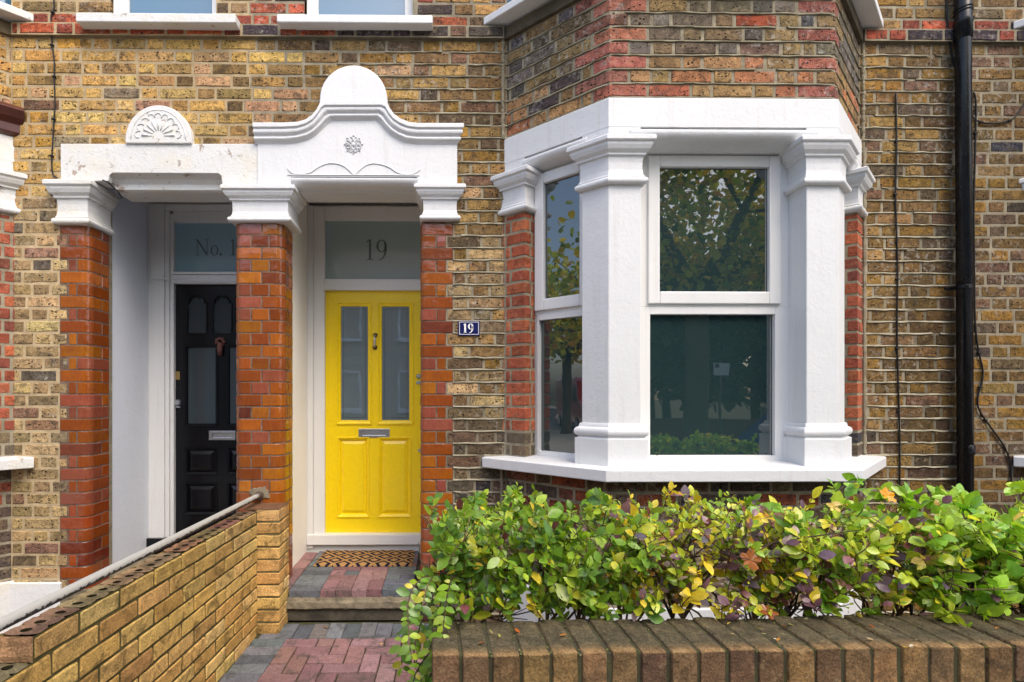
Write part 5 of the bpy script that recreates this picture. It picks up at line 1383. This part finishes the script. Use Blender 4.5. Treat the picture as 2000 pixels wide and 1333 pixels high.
cable('straight black cable down the wall between the bay and the drainpipe', [(1750, 182), (1751, 300), (1749, 380), (1753, 520), (1752, 640), (1754, 740), (1757, 850), (1757, 985)], .0055, 5)
cable('long black cable hanging loose beside the right of the drainpipe', [(1901, 180), (1906, 200), (1905, 280), (1902, 400), (1903, 520), (1904, 620), (1910, 680), (1919, 720), (1918, 745), (1910, 775), (1912, 800), (1935, 835), (1960, 870), (1973, 905), (1975, 960)], .0055, 5)
cable('black cable drooping across the brickwork from the drainpipe to the right edge', [(1893, 218), (1905, 234), (1925, 241), (1955, 240), (1980, 231), (1996, 210), (2010, 190)], .0055, 2)
cable('short black cable running behind the top of the drainpipe', [(1849, -6), (1850, 40), (1856, 90), (1864, 130), (1870, 165)], .0055, 1)

# ------------------------------------------------------------ the other side of the street (seen in the glass)
def street_tree(x, y, trunk_r, fork, lean, crown, seed, n, pal, label, ls=.13, group=None):
    random.seed(seed); t = thing('street_tree', label, 'tree', (x, y, -.1), group); tr = MB(); lv = MB()
    b0 = Vector((x, y, -.15)); f = Vector((x+lean, y, fork)); bc = srgb(104, 90, 72)
    tr.tube([b0, b0+Vector((0, 0, .3)), b0.lerp(f, .5)+Vector((.04, 0, 0)), f], [trunk_r*1.35, trunk_r, trunk_r*.92, trunk_r*.9], 14, bc)
    ends = []
    for k in range(6):
        a = k*1.05+.4; e = f+Vector((math.cos(a)*crown*.55, math.sin(a)*crown*.5, random.uniform(1.3, 2.6))); m = f.lerp(e, .5)+Vector((0, 0, -.15)); tr.tube([f-Vector((0, 0, .1)), m, e], [trunk_r*.75, trunk_r*.45, trunk_r*.2], 8, bc); ends.append((m, e))
        for j in range(4):
            e2 = m.lerp(e, random.uniform(.4, 1))+rv(crown*.28); e2.z = max(e2.z, fork+.3); tr.tube([m.lerp(e, .5), e2], [trunk_r*.15, .015], 5, bc); ends.append((m, e2))
    for i in range(n):
        m, e = random.choice(ends); c = m.lerp(e, random.uniform(.45, 1.25))+rv(crown*.17)
        if c.y > y-.2 and abs(c.x-x) < 2.0 and c.z < fork+3.2 and random.random() < .42: continue
        if c.z < fork-.2: c.z = fork-.2+random.random()
        L = ls*random.uniform(.6, 1.3); leaf(lv, c, rv(), Vector((0, 0, 1))+rv(.7), L, L*.8, pick(pal, .12), .2, .1)
    tr.build('trunk', M['bark'], t, recalc=False, smooth=True); lv.build('crown', M['leaf'], t, recalc=False)
AUT = [(4, (168, 186, 60)), (4, (206, 204, 60)), (4, (236, 206, 60)), (1.5, (112, 134, 52)), (1, (210, 160, 60))]
street_tree(6.35, -11.1, .30, 4.0, .05, 4.6, 81, 17000, AUT, 'plane tree with autumn leaves across the road, mirrored in the bay window', .17)
street_tree(-17, -4.1, .18, 2.9, .1, 4.6, 82, 6000, AUT, 'slender plane tree farther along our side of the street, mirrored in the narrow side window', .24)
DGR = [(4, (44, 62, 30)), (3, (56, 74, 34)), (2, (34, 50, 28)), (1, (84, 92, 40))]
def evergreen(x, y, r, h, seed, label):
    random.seed(seed); t = thing('evergreen_tree', label, 'tree', (x, y, -.1), 'dark trees across the road'); tr = MB(); lv = MB()
    tr.tube([(x, y, -.15), (x, y, h*.5), (x, y, h*.8)], [.16, .1, .03], 8, srgb(70, 60, 50))
    for i in range(2600):
        a = random.uniform(0, 6.28); zz = random.uniform(.15, 1)**.8; rad = r*math.sin(min(1, (1-zz)*1.5+.15)*1.57)*math.sqrt(random.uniform(.3, 1)); c = Vector((x+rad*math.cos(a), y+rad*math.sin(a), zz*h)); L = random.uniform(.28, .5)
        leaf(lv, c, rv(), Vector((0, 0, 1))+rv(.7), L, L*.7, pick(DGR, .15), .2, .1)
    tr.build('trunk', M['bark'], t, recalc=False); lv.build('crown', M['leaf'], t, recalc=False)
for i, (x, y, r, h, lb) in enumerate([(3.6, -14.2, 1.9, 5.4, 'dark evergreen tree nearest the opposite house'), (6.6, -14.8, 2.1, 6.2, 'tallest dark evergreen behind the plane tree'), (9.6, -14.2, 2.0, 5.2, 'dark evergreen tree right of the plane tree'), (12.6, -15, 2.2, 5.8, 'farthest dark evergreen tree across the road'), (5.0, -17.5, 2.4, 6.6, 'dark evergreen standing behind the others, left of the plane tree'), (8.2, -17.5, 2.4, 6.8, 'dark evergreen standing behind the others, right of the plane tree')]): evergreen(x, y, r, h, 90+i, lb)
# opposite house
def opposite():
    t = thing('terraced_house', 'cream rendered house with white windows across the road', 'house', (-3.5, -16.5, 0))
    Y = -15.2; mb = MB(); mb.box(-14, 2.2, Y-6, Y, -.2, 5.4); mb.build('wall', mat_paint('cream render', srgb(190, 176, 156), .8, .2), t)
    mb = MB(); mb.add([(-14.3, Y+.3, 5.3), (2.5, Y+.3, 5.3), (2.5, Y-3, 7.6), (-14.3, Y-3, 7.6), (-14.3, Y-6.3, 5.3), (2.5, Y-6.3, 5.3)], [(0, 1, 2, 3), (3, 2, 5, 4), (0, 3, 4), (1, 5, 2)])
    m, n, b = newmat('roof tiles'); co = objco(n); mp = N(n, 'ShaderNodeMapping'); mp.inputs['Rotation'].default_value = (R(-90), 0, 0); n.links.new(co, mp.inputs[0])
    bt = N(n, 'ShaderNodeTexBrick'); bt.inputs['Scale'].default_value = 3.4; bt.inputs['Color1'].default_value = (*srgb(120, 84, 70), 1); bt.inputs['Color2'].default_value = (*srgb(96, 72, 64), 1); bt.inputs['Mortar'].default_value = (*srgb(52, 44, 42), 1); bt.inputs['Mortar Size'].default_value = .04; n.links.new(mp.outputs[0], bt.inputs['Vector']); n.links.new(bt.outputs[0], b.inputs['Base Color']); b.inputs['Roughness'].default_value = .8
    ro = mb.build('roof', m, t)
    mb = MB(); mb.box(-6.2, -5.4, Y-3.4, Y-2.4, 6.8, 8.4); mb.build('chimney', M['red'], ro)
    for k, x in enumerate((-12.2, -9.2, -6.2, -3.6, -1.0)):
        for z in (.9, 3.5):
            w_ = MB(); hw, hh = .55, 1.3
            rectring(w_, x-hw-.08, x+hw+.08, z-.08, z+hh+.08, x-hw, x+hw, z, z+hh, Y, Y+.05); w_.box(x-.03, x+.03, Y, Y+.045, z, z+hh); w_.box(x-hw-.15, x+hw+.15, Y, Y+.14, z-.16, z-.081)
            wo = w_.build('window', M['enamel'], t); g = MB(); g.box(x-hw, x+hw, Y, Y+.02, z, z+hh); g.build('pane', M['glass'], wo)
    h2 = thing('terraced_house', 'red brick house to the left across the road', 'house', (-20, -18, 0))
    mb = MB(); mb.box(-32, -14.1, Y-6, Y-.1, -.2, 5.6); mb.build('wall', M['red'], h2)
    mb = MB(); mb.add([(-32, Y+.2, 5.5), (-14, Y+.2, 5.5), (-14, Y-3, 7.8), (-32, Y-3, 7.8), (-32, Y-6.3, 5.5), (-14, Y-6.3, 5.5)], [(0, 1, 2, 3), (3, 2, 5, 4), (0, 3, 4), (1, 5, 2)]); mb.build('roof', m, h2)
    o = MB(); o.box(2.4, 14, -12.75, -12.5, -.1, .75, srgb(120, 70, 52)); lw = o.build('low_wall', mat_attr('low wall brick', .9), None); tag(lw, 'low red wall across the road in front of the dark trees', 'wall')
    for x in (2.5, 9.0):
        o = MB(); o.box(x, x+.4, -12.85, -12.4, -.1, 1.0); o.box(x-.04, x+.44, -12.89, -12.36, 1.0, 1.06); g_ = o.build('gate_pier', M['enamel']); tag(g_, 'white gate pier across the road ' + ('beside the cream house' if x < 3 else 'behind the plane tree'), 'gate pier')
opposite()
def car(name, label, cat, x, y, col, heading=0, van=False):
    t = thing(name, label, cat, (x, y, -.19)); L = 4.2 if not van else 5.4; m = mat_simple(label[:12]+' paint', col, .25, .3, coat=1, vari=.03)
    if van: pr = [(-2.7, .35), (-2.7, 2.0), (-2.6, 2.35), (1.2, 2.35), (1.5, 2.2), (2.1, 1.35), (2.65, 1.1), (2.7, .35)]
    else: pr = [(-2.1, .35), (-2.1, .85), (-1.95, 1.0), (-1.55, 1.38), (-1.2, 1.46), (.2, 1.46), (.5, 1.38), (1.05, .98), (1.9, .84), (2.1, .65), (2.1, .35)]
    mb = MB(); n = len(pr); H = 1.46
    def ring(yy, f): return [(a*(f if b > 1 else 1), yy*(1-.16*max(0, b-.95)), b) for a, b in pr]
    vs = [(a, -.86+(.12*max(0, b-.95)/.5 if not van else 0), b) for a, b in pr]+[(a, .86-(.12*max(0, b-.95)/.5 if not van else 0), b) for a, b in pr]
    mb.add(vs, [tuple(range(n)), tuple(range(2*n-1, n-1, -1))]+[(i, (i+1) % n, n+(i+1) % n, n+i) for i in range(n)])
    tr = lambda o: (setattr(o, 'location', (0, 0, 0)), setattr(o, 'rotation_euler', (0, 0, heading)))
    bo = mb.build('body', m, t, bevel=.05); tr(bo)
    gw_ = [(-1.5, 1.02), (-1.25, 1.36), (.15, 1.38), (.85, 1.0)] if not van else [(.9, 1.3), (.9, 2.0), (1.35, 2.0), (1.9, 1.32)]
    for s in (-1, 1):
        yy = s*(.862-(.0 if van else .1)); g = MB(); k = len(gw_)
        g.add([(a, s*(.865-(.12*max(0, b-.95)/.5 if not van else 0)), b) for a, b in gw_], [tuple(range(k))]); o = g.build('side_window', M['glass'], t); tr(o)
        for wx in (-1.35, 1.3) if not van else (-1.7, 1.75):
            g = MB(); g.tube([(wx, s*.66, .31), (wx, s*.88, .31)], .32, 20); o = g.build('wheel', M['cable'], t); tr(o)
            r_ = MB(); r_.tube([(wx, s*.86, .31), (wx, s*.89, .31)], .19, 16); q = r_.build('rim', M['chrome'], None); q.parent = o
    for s in (-1, 1):
        g = MB(); xx = 2.0 if not van else 2.6; g.tube([(xx, s*.62, .7), (xx+.11, s*.62, .7)], [.12, .09], 12); o = g.build('headlight', M['enamel'], t); tr(o)
car('parked_car', 'blue hatchback parked at the kerb, mirrored in the right of the bay window', 'car', 7.3, -6.1, srgb(24, 60, 150))
car('parked_van', 'red van parked farther along the street to the left', 'van', -21, -5.9, srgb(190, 22, 28), van=True)
sp = thing('sign_post', 'small white parking sign on a thin pole across the road', 'sign', (6.75, -10.6, -.07))
mb = MB(); mb.tube([(6.75, -10.6, -.1), (6.75, -10.6, 2.25)], .03, 8); mb.build('pole', M['iron'], sp)
mb = MB(); mb.box(6.55, 6.95, -10.56, -10.545, 1.9, 2.2); mb.build('sign_plate', M['enamel'], sp)
mb = MB(); mb.box(6.58, 6.70, -10.544, -10.540, 2.08, 2.18); mb.build('blue_panel', M['navy'], sp)

o = thing('wire', 'short black wire curling round the inside corner of the left porch capital', 'wire', at(205, 353, -.08))
mb = MB(); pts = [P(200, 352, -.085), P(210, 356, -.08), P(222, 366, -.0), P(232, 377, .05), P(238, 386, .08), P(234, 388, .10)]
ys = [-.085, -.08, .0, .05, .08, .10]; mb.tube([(p[0], y, p[1]) for p, y in zip(pts, ys)], .0042, 6); mb.build('wire_run', M['cable'], o, smooth=True)

random.seed(77)
for i, (px, py, zz, cn, c, pl_) in enumerate([(613, 1106, FL, 'ochre', (200, 150, 60), 'beside the left corner of the doormat'), (1003 if False else 640, 1226, 0, 'tan', (176, 124, 70), 'on the grey pavers just below the step'), (655, 1291, -.02, 'pale', (214, 196, 160), 'on the red pavers at the left'), (742, 1262, -.015, 'gold', (206, 160, 60), 'on the red pavers in the middle'), (560, 1316, -.03, 'brown', (130, 88, 54), 'at the edge of the grey border pavers'), (772, 1308, -.03, 'cream', (220, 206, 170), 'on the red pavers near the front wall')]):
    r = ray(px, py); zt = zz+.005; t = (zt-ZC)/r.z; p = Vector((r.x*t, -D+r.y*t, zt)); mb = MB(); a = random.uniform(0, 6.28); L = random.uniform(.022, .034)
    leaf(mb, Vector((0, 0, 0)), Vector((math.cos(a), math.sin(a), .1)), Vector((0, 0, 1))+rv(.2), L, L*.6, srgb(*c), -.2, .5)
    o = mb.build('fallen_leaf', M['leaf'], recalc=False, smooth=True); o.location = p; tag(o, f'{cn} fallen leaf {pl_}', 'leaf', 'fallen leaves on the path')

# mortar fillets where the bay meets the facade
for jx, sg in ((BJ0, -1), (BJ1, 1)):
    random.seed(int(jx*100)); mb = MB(); pts = []; n = 60
    for (z0, z1, off) in ((.3, .97, .012), (3.11, 3.82, .004)):
        pts = [(jx+sg*(off+random.uniform(0, .004)), -.003-random.uniform(0, .003), z0+(z1-z0)*i/n) for i in range(n+1)]
        mb = MB(); mb.tube(pts, [random.uniform(.009, .014) for _ in pts], 7); mb.build('mortar_fillet', M['mortar_grey'], H19)
pts = [(BJ1+.012+random.uniform(0, .004), -.004, 1.06+i*.034) for i in range(60)]
mb = MB(); mb.tube(pts, [random.uniform(.009, .015) for _ in pts], 7); mb.build('mortar_fillet', M['mortar_grey'], H19)
